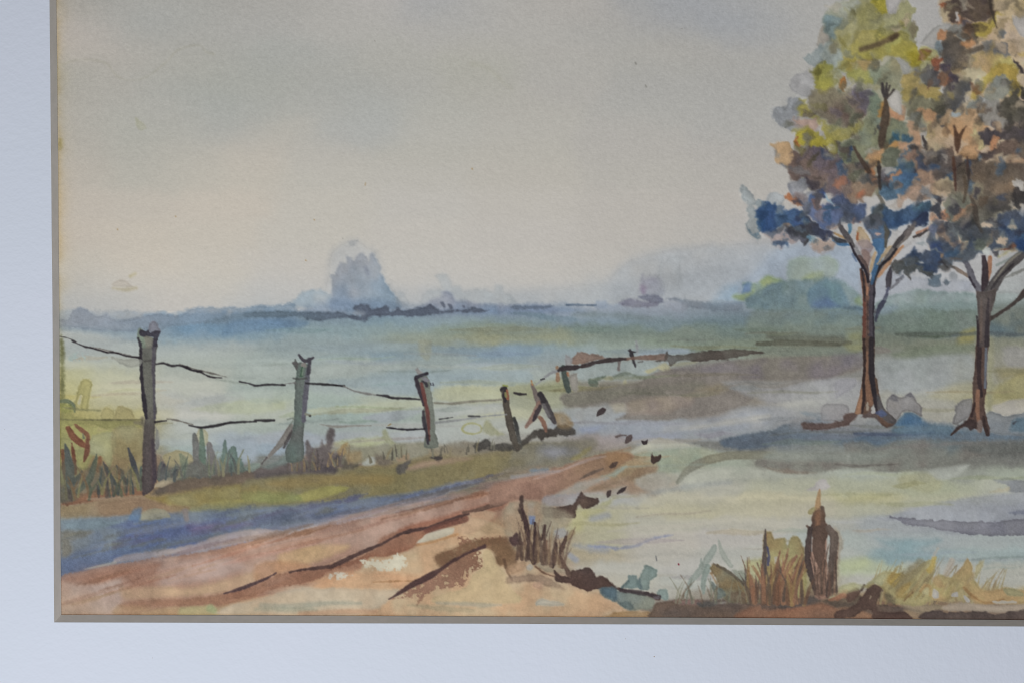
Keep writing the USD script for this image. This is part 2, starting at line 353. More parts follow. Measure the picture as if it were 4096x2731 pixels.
poly('01', '540,1290 700,1270 900,1290 1100,1285 1250,1290 1360,1310 1240,1360 1000,1390 540,1400', (152, 160, 166), a=.8, soft=6)
poly('01', '540,1372 620,1360 660,1290 720,1252 760,1252 830,1290 900,1335 950,1315 985,1308 1010,1345 1080,1375 1200,1370 1300,1335 1400,1315 1500,1310 1640,1335 1720,1290 1820,1245 1880,1252 1950,1245 2020,1262 2120,1245 2200,1262 2351,1240 2500,1238 2700,1230 2700,1440 2300,1400 1700,1420 1200,1480 540,1440', (134, 143, 156), a=.85, soft=4, edge=.12, c2=(114, 138, 160), g='900,1350 2300,1420')
poly('01', '540,1430 800,1440 980,1460 1250,1460 1500,1400 1700,1390 2000,1370 2351,1340 2351,1470 2100,1520 1700,1540 1400,1500 1000,1490 700,1480 540,1460', (116, 140, 160), a=.5, soft=10)
poly('01', '1880,1400 2100,1330 2351,1300 2351,1360 2200,1390', (95, 115, 128), a=.6, soft=10)
poly('F', '690,716 760,690 870,690 1000,705 1300,700 1300,724 700,724', (104, 128, 158), a=.55, soft=12)
poly('11', '-100,1300 250,1285 380,1300 700,1300 780,1297 850,1325 960,1338 940,1300 890,1265 930,1235 1020,1230 1060,1272 1150,1262 1200,1250 1240,1292 1300,1265 1340,1280 1420,1275 1500,1255 1560,1260 1600,1230 1640,1260 1700,1287 1800,1277 1950,1272 2000,1250 2050,1277 2140,1285 2100,1300 1800,1302 1600,1330 1400,1345 1200,1335 1040,1342 1000,1382 900,1372 800,1352 600,1380 480,1370 350,1335 200,1355 -100,1350', (92, 112, 128), a=.9, soft=4, c2=(84, 94, 112), g='300,1300 1000,1300', part='hedge')
for p in ('1690,1210 1725,1205 1745,1250 1725,1270', '1760,1225 1795,1230 1805,1265 1780,1270', '1895,1238 1920,1240 1920,1265 1900,1262', '1595,1230 1625,1240 1650,1275 1600,1280'):
    poly('11', p, (88, 96, 114), a=.9, soft=3, rough=2, part='hedge')
poly('11', '930,1290 1000,1310 970,1335 900,1310', (142, 152, 165), a=.6, soft=5, part='hedge')
poly('11', '-200,1370 250,1360 480,1400 300,1470 0,1480 -300,1500', (92, 126, 160), a=.6, soft=10, part='meadow')
poly('21', '1190,1050 1195,960 1215,1000 1260,985 1390,1000 1390,1150 1190,1150', (134, 132, 150), a=.7, soft=8, c2=(140, 148, 160))
poly('21', '1185,1060 1230,1080 1220,1130 1190,1120', (135, 110, 140), a=.6, soft=9)
poly('21', '1340,1010 1350,880 1385,810 1400,850 1470,780 1560,800 1540,920 1560,1000 1480,1100 1390,1100', (152, 157, 160), a=.55, soft=9)
poly('21', '1165,1155 1280,1140 1370,1160 1395,1210 1350,1225 1200,1190', (104, 108, 128), a=.85, soft=4)
poly('21', '980,1220 1080,1180 1200,1200 1330,1215 1330,1245 1200,1255 1000,1240', (118, 118, 138), a=.85, soft=5)
poly('21', '0,1240 150,1245 370,1240 370,1255 200,1275 0,1270', (96, 110, 128), a=.8, soft=4)
stroke('21', '500,1235,6 600,1235,12 770,1238,8', (100, 116, 135), a=.8, soft=3)
poly('21', '770,1200 830,1190 870,1200 870,1265 770,1265', (122, 140, 165), a=.6, soft=6)
poly('21', '1410,1180 1520,1165 1650,1200 1850,1215 2110,1210 2090,1290 1850,1290 1600,1250 1500,1200', (96, 110, 124), a=.85, soft=5, c2=(110, 118, 130))
poly('21', '1400,1195 1520,1190 1620,1240 1560,1300 1400,1260', (146, 152, 165), a=.7, soft=7)
poly('21', '150,1300 300,1320 560,1340 600,1380 400,1390 180,1340 0,1310', (104, 128, 142), a=.7, soft=6, part='meadow')
poly('21', '560,1310 900,1300 1320,1350 1200,1370 800,1350 600,1350', (118, 134, 136), a=.6, soft=10, part='meadow')
poly('21', '1860,1200 1960,1080 2110,1050 2130,1210', (128, 158, 182), a=.7, soft=18)
# bushes behind the left tree
PART = 'far_bushes'
poly('31', '-260,1040 -100,900 100,700 600,680 860,760 880,1180 -200,1180', (146, 158, 172), a=.6, soft=22, part='sky')
poly('31', '180,1010 190,840 300,790 420,800 560,785 650,850 640,930 560,990 480,1025 300,1020', (130, 148, 136), a=.75, soft=7, c2=(142, 156, 140))
poly('31', '380,940 500,925 480,1010 300,1015', (140, 152, 98), a=.7, soft=10)
poly('21', '2270,1020 2351,960 2480,1010 2540,1080 2400,1200 2030,1180 2040,1130 2110,1130 2130,1040 2200,1030', (106, 130, 128), a=.85, soft=7, c2=(132, 150, 112))
poly('21', '2120,1060 2160,1030 2205,1035 2200,1110 2110,1130', (102, 128, 165), a=.8, soft=7)
poly('21', '2270,1020 2351,970 2400,1050 2351,1100', (148, 160, 108), a=.7, soft=9)
poly('31', '0,1050 130,1020 300,1000 560,985 700,1020 800,1110 865,1170 870,1290 -100,1290 -200,1180', (112, 134, 130), a=.85, soft=8, c2=(104, 128, 136))
poly('31', '370,1230 365,1100 420,1050 500,1010 540,990 590,1030 660,1050 720,1150 740,1250 500,1262', (92, 124, 146), a=.85, soft=7, c2=(104, 136, 142))
poly('31', '420,1200 540,1170 640,1240 520,1270 400,1260', (86, 110, 152), a=.7, soft=12)
poly('31', '800,1180 870,1150 870,1240 810,1220', (128, 148, 98), a=.7, soft=9)
stroke('31', '700,1265,10 800,1262,18 870,1275,14', (82, 104, 118), a=.8, soft=6)

# ---- meadow
PART = 'meadow'
poly('31', '860,940 1100,930 1500,1000 1900,1010 1900,1110 1000,1180 860,1200', (156, 160, 168), a=.8, soft=12, part='sky')
poly('31', '1000,1210 1150,1140 1250,1115 1350,1090 1500,1105 1900,1130 1910,1310 1000,1330', (118, 138, 136), a=.85, soft=6, c2=(128, 144, 138))
poly('31', '980,1340 1200,1290 1400,1265 1700,1290 1910,1275 1910,1490 980,1490', (104, 120, 108), a=.8, soft=9, c2=(112, 124, 116))
poly('31', '980,1280 1120,1230 1190,1260 1060,1330', (124, 142, 156), a=.7, soft=9)
poly('31', '2020,1330 2060,1220 2200,1210 2351,1210 2500,1300 2500,1500 2030,1500', (108, 114, 104), a=.8, soft=12, c2=(86, 104, 110))
poly('31', '2080,1130 2200,1100 2351,1130 2500,1150 2500,1240 2080,1240', (132, 144, 140), a=.7, soft=9)
poly('31', '-150,1310 300,1285 860,1320 870,1490 500,1460 100,1480 -200,1530', (116, 128, 114), a=.6, soft=12)
stroke('31', '1180,1500,8 1300,1505,24 1500,1510,28 1700,1500,18 1920,1503,8', (80, 88, 78), a=.72, soft=7)
stroke('31', '0,1530,20 200,1540,34 450,1545,30 700,1550,24', (92, 92, 78), a=.6, soft=12)
poly('31', '730,1500 860,1470 860,1560 740,1560', (140, 138, 84), a=.6, soft=12)
poly('31', '1780,1490 1900,1450 1900,1568 1740,1600', (140, 132, 70), a=.7, soft=10)
poly('22', '1150,110 1300,70 1650,60 1660,110 1400,120 1150,130', (140, 154, 164), a=.8, soft=5)
poly('22', '1650,60 1860,20 2351,-20 2351,60 2000,75 1650,95', (118, 130, 112), a=.7, soft=8)
poly('22', '600,210 900,180 1300,180 1340,270 1150,340 700,360 560,340', (140, 152, 150), a=.8, soft=9)
poly('22', '1200,275 1300,235 1400,190 1440,220 1445,262 1390,278 1340,250 1260,290', (164, 160, 122), a=.85, soft=4)
poly('22', '1460,215 1560,180 1700,185 1580,220', (152, 150, 118), a=.7, soft=5)
poly('22', '820,330 900,310 930,340 870,360', (152, 148, 118), a=.8, soft=5)
poly('22', '450,490 700,450 900,400 1100,390 1350,270 1700,230 2000,180 2351,150 2700,130 3200,150 3200,260 2900,330 2351,470 2100,590 1900,650 1600,690 1400,722 1150,720 950,715 1060,650 1030,570 800,600 500,600', (120, 112, 102), a=.9, soft=7, c2=(126, 118, 110))
poly('22', '480,500 700,440 900,400 1200,420 1700,370 1750,420 1200,470 900,540 500,600', (112, 110, 94), a=.6, soft=12)
poly('22', '1500,250 1800,220 2100,180 2300,260 1900,290 1700,270', (112, 106, 112), a=.6, soft=12)
poly('22', '1700,440 1900,390 2000,400 1900,470', (132, 118, 82), a=.5, soft=14)
poly('22', '1030,570 1200,520 1450,490 1650,500 1640,590 1300,650 1060,660', (148, 132, 112), a=.75, soft=9, c2=(136, 122, 112))
poly('22', '900,580 1030,560 1050,640 940,650', (160, 152, 132), a=.7, soft=7)
poly('22', '700,370 720,340 860,305 850,335 790,360 790,410 720,405', (92, 105, 90), a=.9, soft=4)
stroke('22', '940,320,12 1060,290,16 1180,330,14 1300,315,10', (104, 114, 98), a=.7, soft=6)
poly('22', '1015,390 1040,345 1055,380', (160, 155, 120), a=.8, soft=4)
poly('22', '600,640 760,590 860,570 930,620 900,690 780,770 650,770 580,700', (142, 148, 154), a=.7, soft=10, c2=(150, 152, 150))
poly('22', '620,790 800,760 860,770 760,830 640,830', (132, 142, 168), a=.7, soft=9)
poly('22', '850,750 1000,720 1300,735 1600,720 1900,680 2351,600 2351,780 1900,830 1500,830 1200,860 860,880 800,830', (138, 144, 154), a=.75, soft=9, c2=(148, 150, 152))
stroke('22', '1560,800,10 1800,770,20 2100,720,30 2351,690,30', (166, 164, 156), a=.7, soft=10)
poly('22', '720,920 760,880 1000,850 1050,960 900,990 760,990', (156, 144, 142), a=.6, soft=9)
poly('22', '1090,1000 1300,890 1500,905 1690,950 1500,970 1250,990 1120,1030', (166, 165, 146), a=.8, soft=5)
poly('22', '1500,900 1700,900 2100,940 2351,960 2351,1010 2100,1000 1850,990 1690,945', (118, 118, 112), a=.8, soft=7)
poly('22', '1090,1050 1300,1000 1700,970 1930,1030 1700,1110 1550,1200 1340,1200 1330,1120', (150, 154, 128), a=.75, soft=8, c2=(134, 148, 128))
stroke('22', '1525,1290,16 1600,1190,34 1700,1120,40 1850,1070,40 2020,1040,40 2200,1040,40 2351,1040,40', (124, 120, 98), a=.85, soft=5, c2=(128, 128, 112))
poly('22', '1130,1230 1250,1195 1400,1200 1460,1260 1440,1330 1340,1400 1150,1330', (160, 158, 146), a=.7, soft=8)
poly('22', '1540,1290 1640,1210 1850,1160 2100,1145 2351,1165 2351,1250 1900,1280 1600,1380', (166, 168, 152), a=.7, soft=8)
stroke('22', '1250,1400,20 1600,1330,24 2000,1290,20', (142, 148, 148), a=.5, soft=14)
poly('22', '640,1560 780,1500 860,1450 940,1425 900,1490 840,1550 700,1620', (164, 160, 104), a=.75, soft=8)
poly('23', '540,-20 700,-40 680,40 640,160 580,180 540,120', (170, 164, 104), a=.55, soft=16)
for t, p, c, a in (
        ('02', '1590,556 1800,520 2000,480 2351,430 2500,440 2500,590 2351,600 2000,612 1800,590', (156, 162, 160), .55),
        ('02', '1750,620 2000,560 2351,520 2600,540 2600,620 2351,660 2000,650', (168, 175, 138), .55),
        ('02', '1450,470 1600,520 1750,540 1600,580 1440,570', (174, 170, 152), .6),
        ('02', '1450,880 1700,900 2000,870 2351,860 2351,910 2000,930 1600,960 1450,950', (156, 166, 166), .5),
        ('12', '-100,200 400,230 900,215 1500,190 2351,220 2351,262 1600,240 1000,292 300,340 -100,330', (160, 169, 162), .6),
        ('12', '640,150 1000,188 1500,178 2100,196 2351,205 2351,235 1600,206 900,214 680,190', (146, 158, 164), .6),
        ('12', '640,345 1300,312 2100,280 2500,262 2500,390 1700,400 1500,420 900,420', (140, 157, 162), .6),
        ('12', '480,610 700,595 1000,570 1530,535 1530,610 1200,650 800,650 500,660', (170, 174, 144), .6),
        ('12', '470,700 700,668 1000,650 1530,640 1530,690 1100,740 700,745 480,740', (144, 160, 150), .55),
        ('12', '980,690 1200,640 1500,595 1535,640 1400,700 1200,735 1020,725', (146, 152, 160), .6),
        ('12', '1640,430 2000,415 2260,470 2260,555 1900,560 1660,530', (172, 173, 136), .6),
        ('12', '-80,880 300,800 480,860 900,825 1250,830 1540,810 1550,920 1200,915 900,880 700,905 0,930', (160, 166, 171), .55),
        ('12', '715,925 900,895 1000,880 1170,875 1190,945 1000,965 760,965', (164, 168, 118), .7),
        ('12', '1640,610 2000,585 2260,565 2270,640 1900,680 1650,700', (158, 163, 166), .5),
        ('12', '1660,760 1900,730 2270,690 2280,780 2000,850 1700,880', (164, 169, 160), .5),
        ('12', '-100,420 150,410 340,420 340,520 100,560 -100,540', (152, 166, 154), .5),
        ('12', '500,40 900,20 1500,10 1500,60 1100,100 700,110', (140, 158, 164), .5),
        ('12', '1600,30 1900,60 2351,40 2600,50 2600,110 2200,140 1800,120 1560,80', (118, 142, 162), .5),
        ('12', '1490,-10 1600,0 1610,120 1580,180 1520,140', (148, 150, 128), .6)):
    poly(t, p, c, a=a, soft=6, rough=7, edge=.04)
# pools of shade and light under the trees
poly('32', '-420,370 0,360 400,350 620,330 800,340 860,400 830,480 600,560 400,530 0,560', (152, 153, 150), a=.7, soft=9, c2=(142, 142, 146))
poly('32', '610,400 650,340 800,335 810,390 740,450 640,520 610,500', (142, 141, 146), a=.75, soft=4, edge=.1)
poly('32', '-300,180 0,160 400,180 800,130 860,140 860,220 720,280 600,320 400,335 100,340 -300,330', (118, 112, 102), a=.75, soft=8, c2=(114, 106, 110))
poly('32', '560,100 700,80 870,100 870,200 700,220', (108, 104, 110), a=.6, soft=14)
poly('32', '-50,60 150,50 250,60 450,30 600,50 860,20 860,90 600,120 200,130 -50,110', (116, 126, 112), a=.7, soft=6)
stroke('32', '-100,20,16 150,10,26 400,15,24 600,25,20 760,10,14', (90, 90, 74), a=.8, soft=5)
poly('32', '700,30 870,10 870,80 760,90', (138, 136, 88), a=.6, soft=9)
poly('32', '980,40 1080,60 1125,90 1060,110 985,115', (126, 120, 112), a=.9, soft=4)
poly('32', '990,170 1200,150 1500,110 1880,110 1890,370 1700,400 1500,430 1250,470 1100,470 1010,350', (146, 151, 152), a=.8, soft=12, c2=(138, 144, 142))
poly('32', '1140,120 1300,60 1600,20 1900,20 1900,90 1500,130 1250,150', (112, 122, 100), a=.7, soft=12)
poly('32', '1480,500 1700,390 1880,380 1880,520 1700,560', (160, 154, 120), a=.7, soft=14)
poly('32', '2020,0 2070,0 2070,300 2050,620 2010,620', (142, 140, 108), a=.7, soft=8)
poly('32', '2080,430 2240,320 2351,270 2500,250 2500,540 2250,530 2080,520', (148, 140, 90), a=.75, soft=10)
poly('32', '2100,250 2300,240 2500,230 2500,300 2300,320 2130,350', (132, 122, 78), a=.6, soft=12)
poly('32', '2150,60 2351,50 2500,60 2500,220 2200,220', (144, 142, 138), a=.7, soft=9)
poly('32', '2060,590 2200,540 2500,520 2500,640 2350,650 2180,680 2090,650', (166, 161, 150), a=.8, soft=5)
poly('32', '1010,520 1100,440 1250,520 1700,540 1720,700 1450,700 1410,600 1350,520', (154, 152, 140), a=.7, soft=9)
PART = 'tree_shadow'
poly('32', '-420,905 -200,850 0,820 150,760 300,740 500,700 700,790 900,830 1200,820 1500,830 1700,835 2050,830 2351,810 2560,790 2560,940 2351,915 1900,910 1600,900 1300,905 1150,890 1000,945 850,920 700,910 400,915 200,930 0,965 -200,985 -400,960', (84, 104, 124), a=.85, soft=6, c2=(98, 110, 120))
poly('32', '-420,905 -100,850 100,840 250,900 0,960 -300,980', (84, 92, 104), a=.6, soft=18)
poly('32', '300,650 500,660 600,720 480,720', (108, 132, 148), a=.6, soft=8)
poly('32', '200,760 480,640 700,720 1000,760 1200,830 700,850 300,820', (122, 122, 124), a=.6, soft=10)
stroke('32', '800,845,14 1100,850,18 1400,840,18 1520,825,14', (76, 88, 112), a=.8, soft=6)
poly('32', '1140,790 1250,650 1330,640 1400,690 1450,745 1680,770 1690,850 1200,850', (74, 104, 128), a=.85, soft=9, c2=(92, 116, 130))
poly('32', '1200,760 1270,670 1370,680 1450,750 1260,770', (58, 98, 138), a=.6, soft=12)
poly('32', '700,930 900,910 1010,960 1200,900 1500,890 1700,905 2351,900 2560,900 2560,1040 2200,1040 1900,1055 1700,1120 1400,1170 1000,1200 880,1150 700,1150 400,1210 150,1190 -100,1150 -100,1080 300,1020 700,1010', (120, 122, 112), a=.75, soft=8, c2=(116, 110, 102))
poly('32', '1800,960 2100,930 2560,930 2560,1030 2000,1040', (94, 98, 94), a=.7, soft=12)
poly('32', '0,1020 400,1010 1100,1020 1000,1090 500,1100 0,1090', (136, 144, 134), a=.6, soft=9)
stroke('32', '620,1120,8 800,1140,14 1000,1130,10 1200,1120,6', (106, 100, 92), a=.7, soft=4)
poly('32', '-30,1150 200,1170 450,1200 300,1215 100,1205', (136, 120, 104), a=.6, soft=6)
PART = 'meadow'
poly('32', '0,1170 150,1215 370,1220 150,1250 0,1215', (168, 172, 156), a=.8, soft=4)
poly('32', '360,1360 430,1325 440,1290 480,1262 530,1265 550,1295 580,1330 500,1362', (172, 166, 164), a=.9, soft=4)
poly('32', '1200,1290 1230,1205 1350,1200 1520,1205 1570,1255 1600,1310 1560,1370 1400,1380', (158, 155, 116), a=.6, soft=10, c2=(160, 158, 118))
poly('32', '1480,1180 1700,1140 1850,1130 1750,1220 1650,1265 1550,1250', (164, 168, 158), a=.75, soft=6)
poly('32', '720,1380 900,1390 1130,1400 1000,1440 780,1460', (158, 154, 108), a=.6, soft=10)
poly('32', '1100,1600 1500,1490 1800,1430 2200,1390 2560,1360 2560,1700 1100,1640', (140, 145, 154), a=.8, soft=8, c2=(148, 152, 158))
poly('32', '2065,1258 2200,1250 2330,1275 2560,1280 2560,1400 2300,1380 2205,1370 2215,1325 2120,1290', (124, 128, 134), a=.85, soft=4)
poly('32', '2030,1380 2160,1340 2215,1335 2200,1375', (170, 162, 134), a=.8, soft=4)
PART = 'water_streak'
poly('33', '1125,35 1300,58 1700,76 2000,82 2351,62 2560,50 2560,220 2300,205 2100,212 1900,202 1700,182 1450,132 1250,102', (112, 112, 124), a=.92, soft=3, rough=8, c2=(122, 122, 130))
PART = 'meadow'
poly('33', '2200,0 2351,-25 2560,-30 2560,20 2300,14', (112, 118, 138), a=.8, soft=4)
poly('33', '1000,240 1100,250 1560,245 1540,290 1400,340 1200,370 1100,320', (116, 146, 152), a=.7, soft=14)
poly('33', '650,440 900,420 920,500 700,540', (164, 172, 126), a=.7, soft=14)
poly('23', '700,300 740,320 900,330 935,348 1000,335 1160,312 1300,250 1480,205 1300,225 1150,290 1000,320 900,310', (126, 134, 166), a=.85, soft=5)
poly('23', '570,300 740,300 900,330 860,370 700,350', (136, 144, 162), a=.6, soft=12)
stroke('23', '740,60,30 880,25,26', (136, 142, 160), a=.7, soft=12)
stroke('23', '530,390,26 590,435,26', (132, 146, 178), a=.7, soft=8)
stroke('23', '1322,400,6 1328,440,6', (110, 112, 112), a=.8, soft=2)
stroke('23', '1529,472,5 1532,478,6', (140, 40, 55), a=.9, soft=2)

# fine horizontal brush marks
br = np.random.default_rng(11)


def local(x, y):
    j, i = min(max(np.searchsorted(ys, y), 0), NY - 1), min(max(np.searchsorted(xs, x), 0), NX - 1)
    return C[j, i]


def mark(pts, col, a, soft, part, rough=3):
    stroke('P', ' '.join('%.1f,%.1f,%.1f' % q for q in pts), tuple(float(v) for v in col), a=a, soft=soft, rough=rough, part=part)


for i in range(150):
    x, y = br.uniform(250, 4090), br.uniform(1290, 2330)
    if ID[np.searchsorted(ys, y), np.searchsorted(xs, x)] not in (1, PARTS.index('tree_shadow')):
        continue
    L, h = br.uniform(120, 420), br.uniform(4, 13)
    c_ = local(x, y) * br.uniform(.88, 1.07) * (1 + br.uniform(-.05, .05, 3)) * (1 if br.random() < .6 else np.array([1.02, 1.0, .88]))
    sl_ = br.uniform(-.09, .03)
    mark([(x - L / 2, y - sl_ * L / 2, 2), (x - L * .15, y + br.uniform(-6, 6), h), (x + L * .2, y + br.uniform(-6, 6), h * .8), (x + L / 2, y + sl_ * L / 2, 1.5)], c_, .5, 5, None)

# ---- bank and verge
PART = 'verge'
poly('02', '545,1500 700,1490 900,1450 1150,1415 1350,1400 1500,1430 1550,1570 1200,1570 900,1600 545,1620', (150, 124, 96), a=.8, soft=8, c2=(138, 118, 84))
poly('02', '1330,1410 1500,1420 1700,1390 1900,1350 2351,1310 2351,1440 2000,1450 1800,1512 1600,1520 1450,1475', (140, 120, 60), a=.85, soft=8, c2=(134, 124, 78))
poly('02', '890,1500 950,1470 1300,1440 1600,1500 1750,1520 1600,1600 1200,1590 930,1600', (142, 112, 84), a=.6, soft=6, edge=.15)
poly('02', '1390,1410 1440,1340 1600,1270 1800,1235 2000,1220 2351,1185 2351,1290 2000,1325 1600,1385', (90, 80, 72), a=.9, soft=8, c2=(108, 92, 78))
poly('12', '-100,1270 400,1210 900,1180 1400,1190 1700,1120 2000,1040 2351,955 2560,920 2800,940 2900,1000 2560,1110 2351,1140 2100,1260 1500,1372 900,1440 500,1482 200,1490 -100,1470', (128, 116, 72), a=.8, soft=8, c2=(118, 112, 84))
poly('12', '100,1300 400,1230 900,1210 1250,1230 1200,1310 700,1310 300,1350', (146, 122, 66), a=.6, soft=12)
poly('12', '350,1430 500,1360 700,1320 850,1340 760,1390 600,1440 450,1460', (152, 146, 74), a=.85, soft=5)
poly('12', '-100,1380 350,1390 420,1460 150,1480 -100,1460', (128, 136, 76), a=.7, soft=9)
poly('12', '1380,1175 1450,1130 1600,1080 1900,1060 1990,1072 1700,1130', (152, 126, 102), a=.85, soft=7)
poly('12', '0,1190 200,1140 420,1090 700,1150 720,1210 400,1200 100,1240 0,1250', (92, 84, 84), a=.8, soft=9)
poly('22', '0,980 100,930 400,920 740,880 780,960 600,1060 300,1120 0,1150', (116, 110, 88), a=.8, soft=9, c2=(120, 118, 110))
poly('22', '270,1000 400,960 600,980 620,1030 400,1070', (126, 128, 140), a=.55, soft=14)
poly('22', '540,1080 650,1000 720,960 720,990 620,1070', (150, 138, 72), a=.6, soft=6)
poly('12', '1500,1380 1750,1310 1950,1270 2100,1265 2000,1310 1700,1400 1300,1490 700,1590 400,1600 500,1530 1000,1470', (112, 118, 145), a=.8, soft=8, c2=(124, 124, 136))

# ---- road
PART = 'road'
poly('03', '556,120 900,60 1200,25 1700,-10 2351,-40 2900,-90 3400,-140 3900,-200 4300,-290 4400,-280 3700,-100 3200,-5 3000,45 2351,165 2000,225 1400,345 1050,445 850,505 700,545 556,600', (92, 108, 138), a=.82, soft=8, c2=(112, 124, 136))
poly('03', '560,420 700,370 900,300 1100,330 900,470 700,530 556,590', (86, 102, 136), a=.55, soft=14)
poly('03', '1150,150 1250,108 1700,98 1900,170 1500,260 1250,285 1100,220', (80, 94, 142), a=.65, soft=16)
poly('03', '1720,110 2000,95 2351,100 1900,175 1760,180', (104, 92, 124), a=.75, soft=14)
poly('03', '2351,20 2700,-20 3100,-60 3000,40 2700,70 2351,110', (84, 92, 116), a=.7, soft=14)
poly('03', '600,90 900,58 1160,90 900,150 620,165', (112, 132, 142), a=.8, soft=9)
poly('03', '565,185 700,168 860,180 760,225 660,265 665,360 570,410', (138, 128, 104), a=.75, soft=9, c2=(110, 104, 88))
poly('03', '1275,68 1295,10 1330,-20 1500,-30 1560,40 1400,70', (152, 148, 122), a=.85, soft=4)
poly('03', '1180,60 1230,-20 1300,-40 1290,60 1250,90', (92, 122, 155), a=.75, soft=6)
stroke('03', '1700,-10,26 1715,60,24', (138, 126, 120), a=.8, soft=5)
poly('03', '1600,300 1900,210 2200,160 2351,150 2351,190 2000,240', (104, 106, 104), a=.5, soft=12)
poly('03', '1040,455 1150,385 1400,352 1800,285 2000,212 2351,150 2700,165 2900,110 3100,50 3300,10 3500,-25 3950,-110 3800,-40 3500,20 3200,75 2900,140 2700,190 2351,248 2000,335 1500,397 1330,432', (154, 142, 144), a=.88, soft=5, c2=(172, 156, 148))
stroke('03', '1060,460,10 900,495,10 780,520,6', (170, 164, 148), a=.7, soft=4)
poly('03', '562,600 720,545 1000,490 1320,432 1450,402 1700,385 2000,335 2351,248 2670,190 2950,130 3250,70 3590,20 3950,-60 4350,-160 4702,-280 5000,-370 5402,-500 5602,-550 5790,-545 5800,-490 5600,-400 5350,-320 5100,-200 4960,-125 4702,-55 4300,30 3900,165 3400,330 3000,480 2351,720 2000,850 1600,860 1200,945 560,945', (160, 120, 100), a=.88, soft=4, edge=.14, c2=(172, 140, 122))
poly('03', '560,640 900,660 1110,600 1125,780 1050,945 560,945', (176, 150, 126), a=.8, soft=9, c2=(166, 144, 132), g='700,900 800,680')
poly('03', '600,600 800,560 1300,450 1480,470 1400,600 1440,690 1250,680 1120,590 950,640 700,665', (148, 104, 82), a=.7, soft=10)
poly('03', '1450,520 1700,440 2100,420 2250,500 2000,610 1700,650 1480,660', (172, 146, 134), a=.75, soft=14)
poly('03', '1120,690 1500,680 1800,680 2050,620 2351,540 2351,640 2060,740 1500,790 1150,800', (184, 150, 112), a=.75, soft=10)
poly('03', '1080,850 1300,800 1700,790 2050,740 2351,690 2351,780 2100,850 1950,860 1500,870 1200,900', (152, 106, 78), a=.75, soft=9)
poly('03', '1080,850 1400,870 1650,880 1650,945 1060,945', (166, 132, 94), a=.7, soft=9)
poly('03', '1640,930 1660,880 1800,862 1950,852 1990,900 2010,950 1700,950', (164, 152, 104), a=.85, soft=6)
stroke('03', '1930,880,36 1970,905,26', (146, 156, 108), a=.8, soft=8)
poly('13', '200,450 220,380 400,330 600,280 850,290 820,350 650,420 480,480 250,480', (186, 150, 104), a=.85, soft=9)
poly('13', '0,480 200,440 480,470 500,520 300,550 0,630', (176, 126, 86), a=.75, soft=9)
poly('13', '450,290 700,180 1000,110 1250,80 1300,160 1050,240 800,300', (176, 142, 124), a=.6, soft=14)
poly('13', '-300,760 0,635 300,545 600,500 900,430 1100,330 1130,240 1300,172 1500,100 1950,0 2350,-130 2351,-60 1950,60 1800,115 1560,172 1575,220 1440,330 1200,410 1050,415 900,480 700,520 600,600 400,660 200,690 0,760 -250,800', (134, 86, 64), a=.85, soft=5, c2=(152, 106, 80))
poly('13', '1300,160 1500,90 1900,-20 2351,-150 2351,-90 1950,20 1400,170', (156, 100, 76), a=.7, soft=7)
poly('13', '2351,-180 2600,-230 3000,-330 3300,-420 3350,-380 3000,-270 2600,-130 2351,-60', (140, 108, 84), a=.6, soft=10)
PART = 'sand_bank'
poly('13', '-320,945 -240,850 0,780 200,745 500,700 900,560 1050,415 1200,410 1440,330 1570,222 1640,160 1800,115 1960,40 2200,100 2351,200 2500,300 2700,520 2900,680 3200,760 3640,930 3640,965 -320,950', (180, 160, 130), a=.88, soft=5, c2=(182, 150, 118))
poly('13', '500,700 620,600 900,540 1300,560 1600,590 1500,640 1200,700 800,715', (186, 146, 112), a=.7, soft=12)
poly('13', '-330,950 -240,850 0,800 300,710 500,690 1300,715 1250,790 900,950', (182, 168, 146), a=.8, soft=6, c2=(174, 160, 138))
stroke('13', '50,850,20 300,860,26 500,850,28 700,830,22 960,835,12', (152, 152, 136), a=.7, soft=9)
stroke('13', '0,890,16 250,890,24 550,900,22', (148, 150, 132), a=.6, soft=9)
stroke('13', '400,930,20 800,910,26 1100,910,16', (184, 146, 116), a=.7, soft=8)
poly('13', '940,440 1000,410 1180,420 1300,355 1395,395 1380,520 1200,545 1100,540 980,510', (186, 180, 160), a=.95, soft=3, rough=9, dry=3)
poly('13', '630,580 760,540 870,560 900,580 820,610 700,625', (184, 177, 160), a=.95, soft=3, rough=9, dry=3)
poly('13', '1475,282 1560,200 1700,148 1815,140 1800,190 1650,250', (184, 176, 156), a=.95, soft=3)
stroke('13', '1480,300,8 1650,262,12 1850,200,10', (176, 132, 90), a=.7, soft=5)
stroke('13', '1080,640,5 1300,630,6 1500,628,4', (160, 120, 84), a=.7, soft=3)
poly('13', '1230,800 1400,665 1690,520 1640,430 1660,385 1850,310 1850,225 1920,215 2000,235 2200,200 2351,208 2480,240 2480,330 2351,345 2200,320 2130,310 2075,350 2085,500 1975,560 1935,640 1905,690 1720,715 1560,770 1450,870 1490,790 1350,800', (122, 90, 72), a=.92, soft=3, rough=10, c2=(140, 106, 88), dry=5, g='1900,350 1700,680')
poly('13', '1640,430 1660,385 1850,310 2000,260 2351,220 2351,300 2100,310 1800,440 1690,510', (112, 86, 64), a=.8, soft=7)
poly('13', '1500,790 1550,770 1500,840 1455,875', (138, 104, 84), a=.8, soft=3)
stroke('13', '1222,797,5 1330,730,16 1460,650,28 1600,580,32 1700,520,18 1800,450,12 1950,370,12 2100,310,18', (74, 54, 54), a=.9, soft=4)
poly('13', '2120,310 2351,290 2450,320 2420,420 2351,560 2300,500 2215,470 2200,380', (120, 94, 70), a=.85, soft=7)
stroke('13', '2280,430,16 2310,540,12 2351,620,9', (102, 78, 60), a=.85, soft=4)
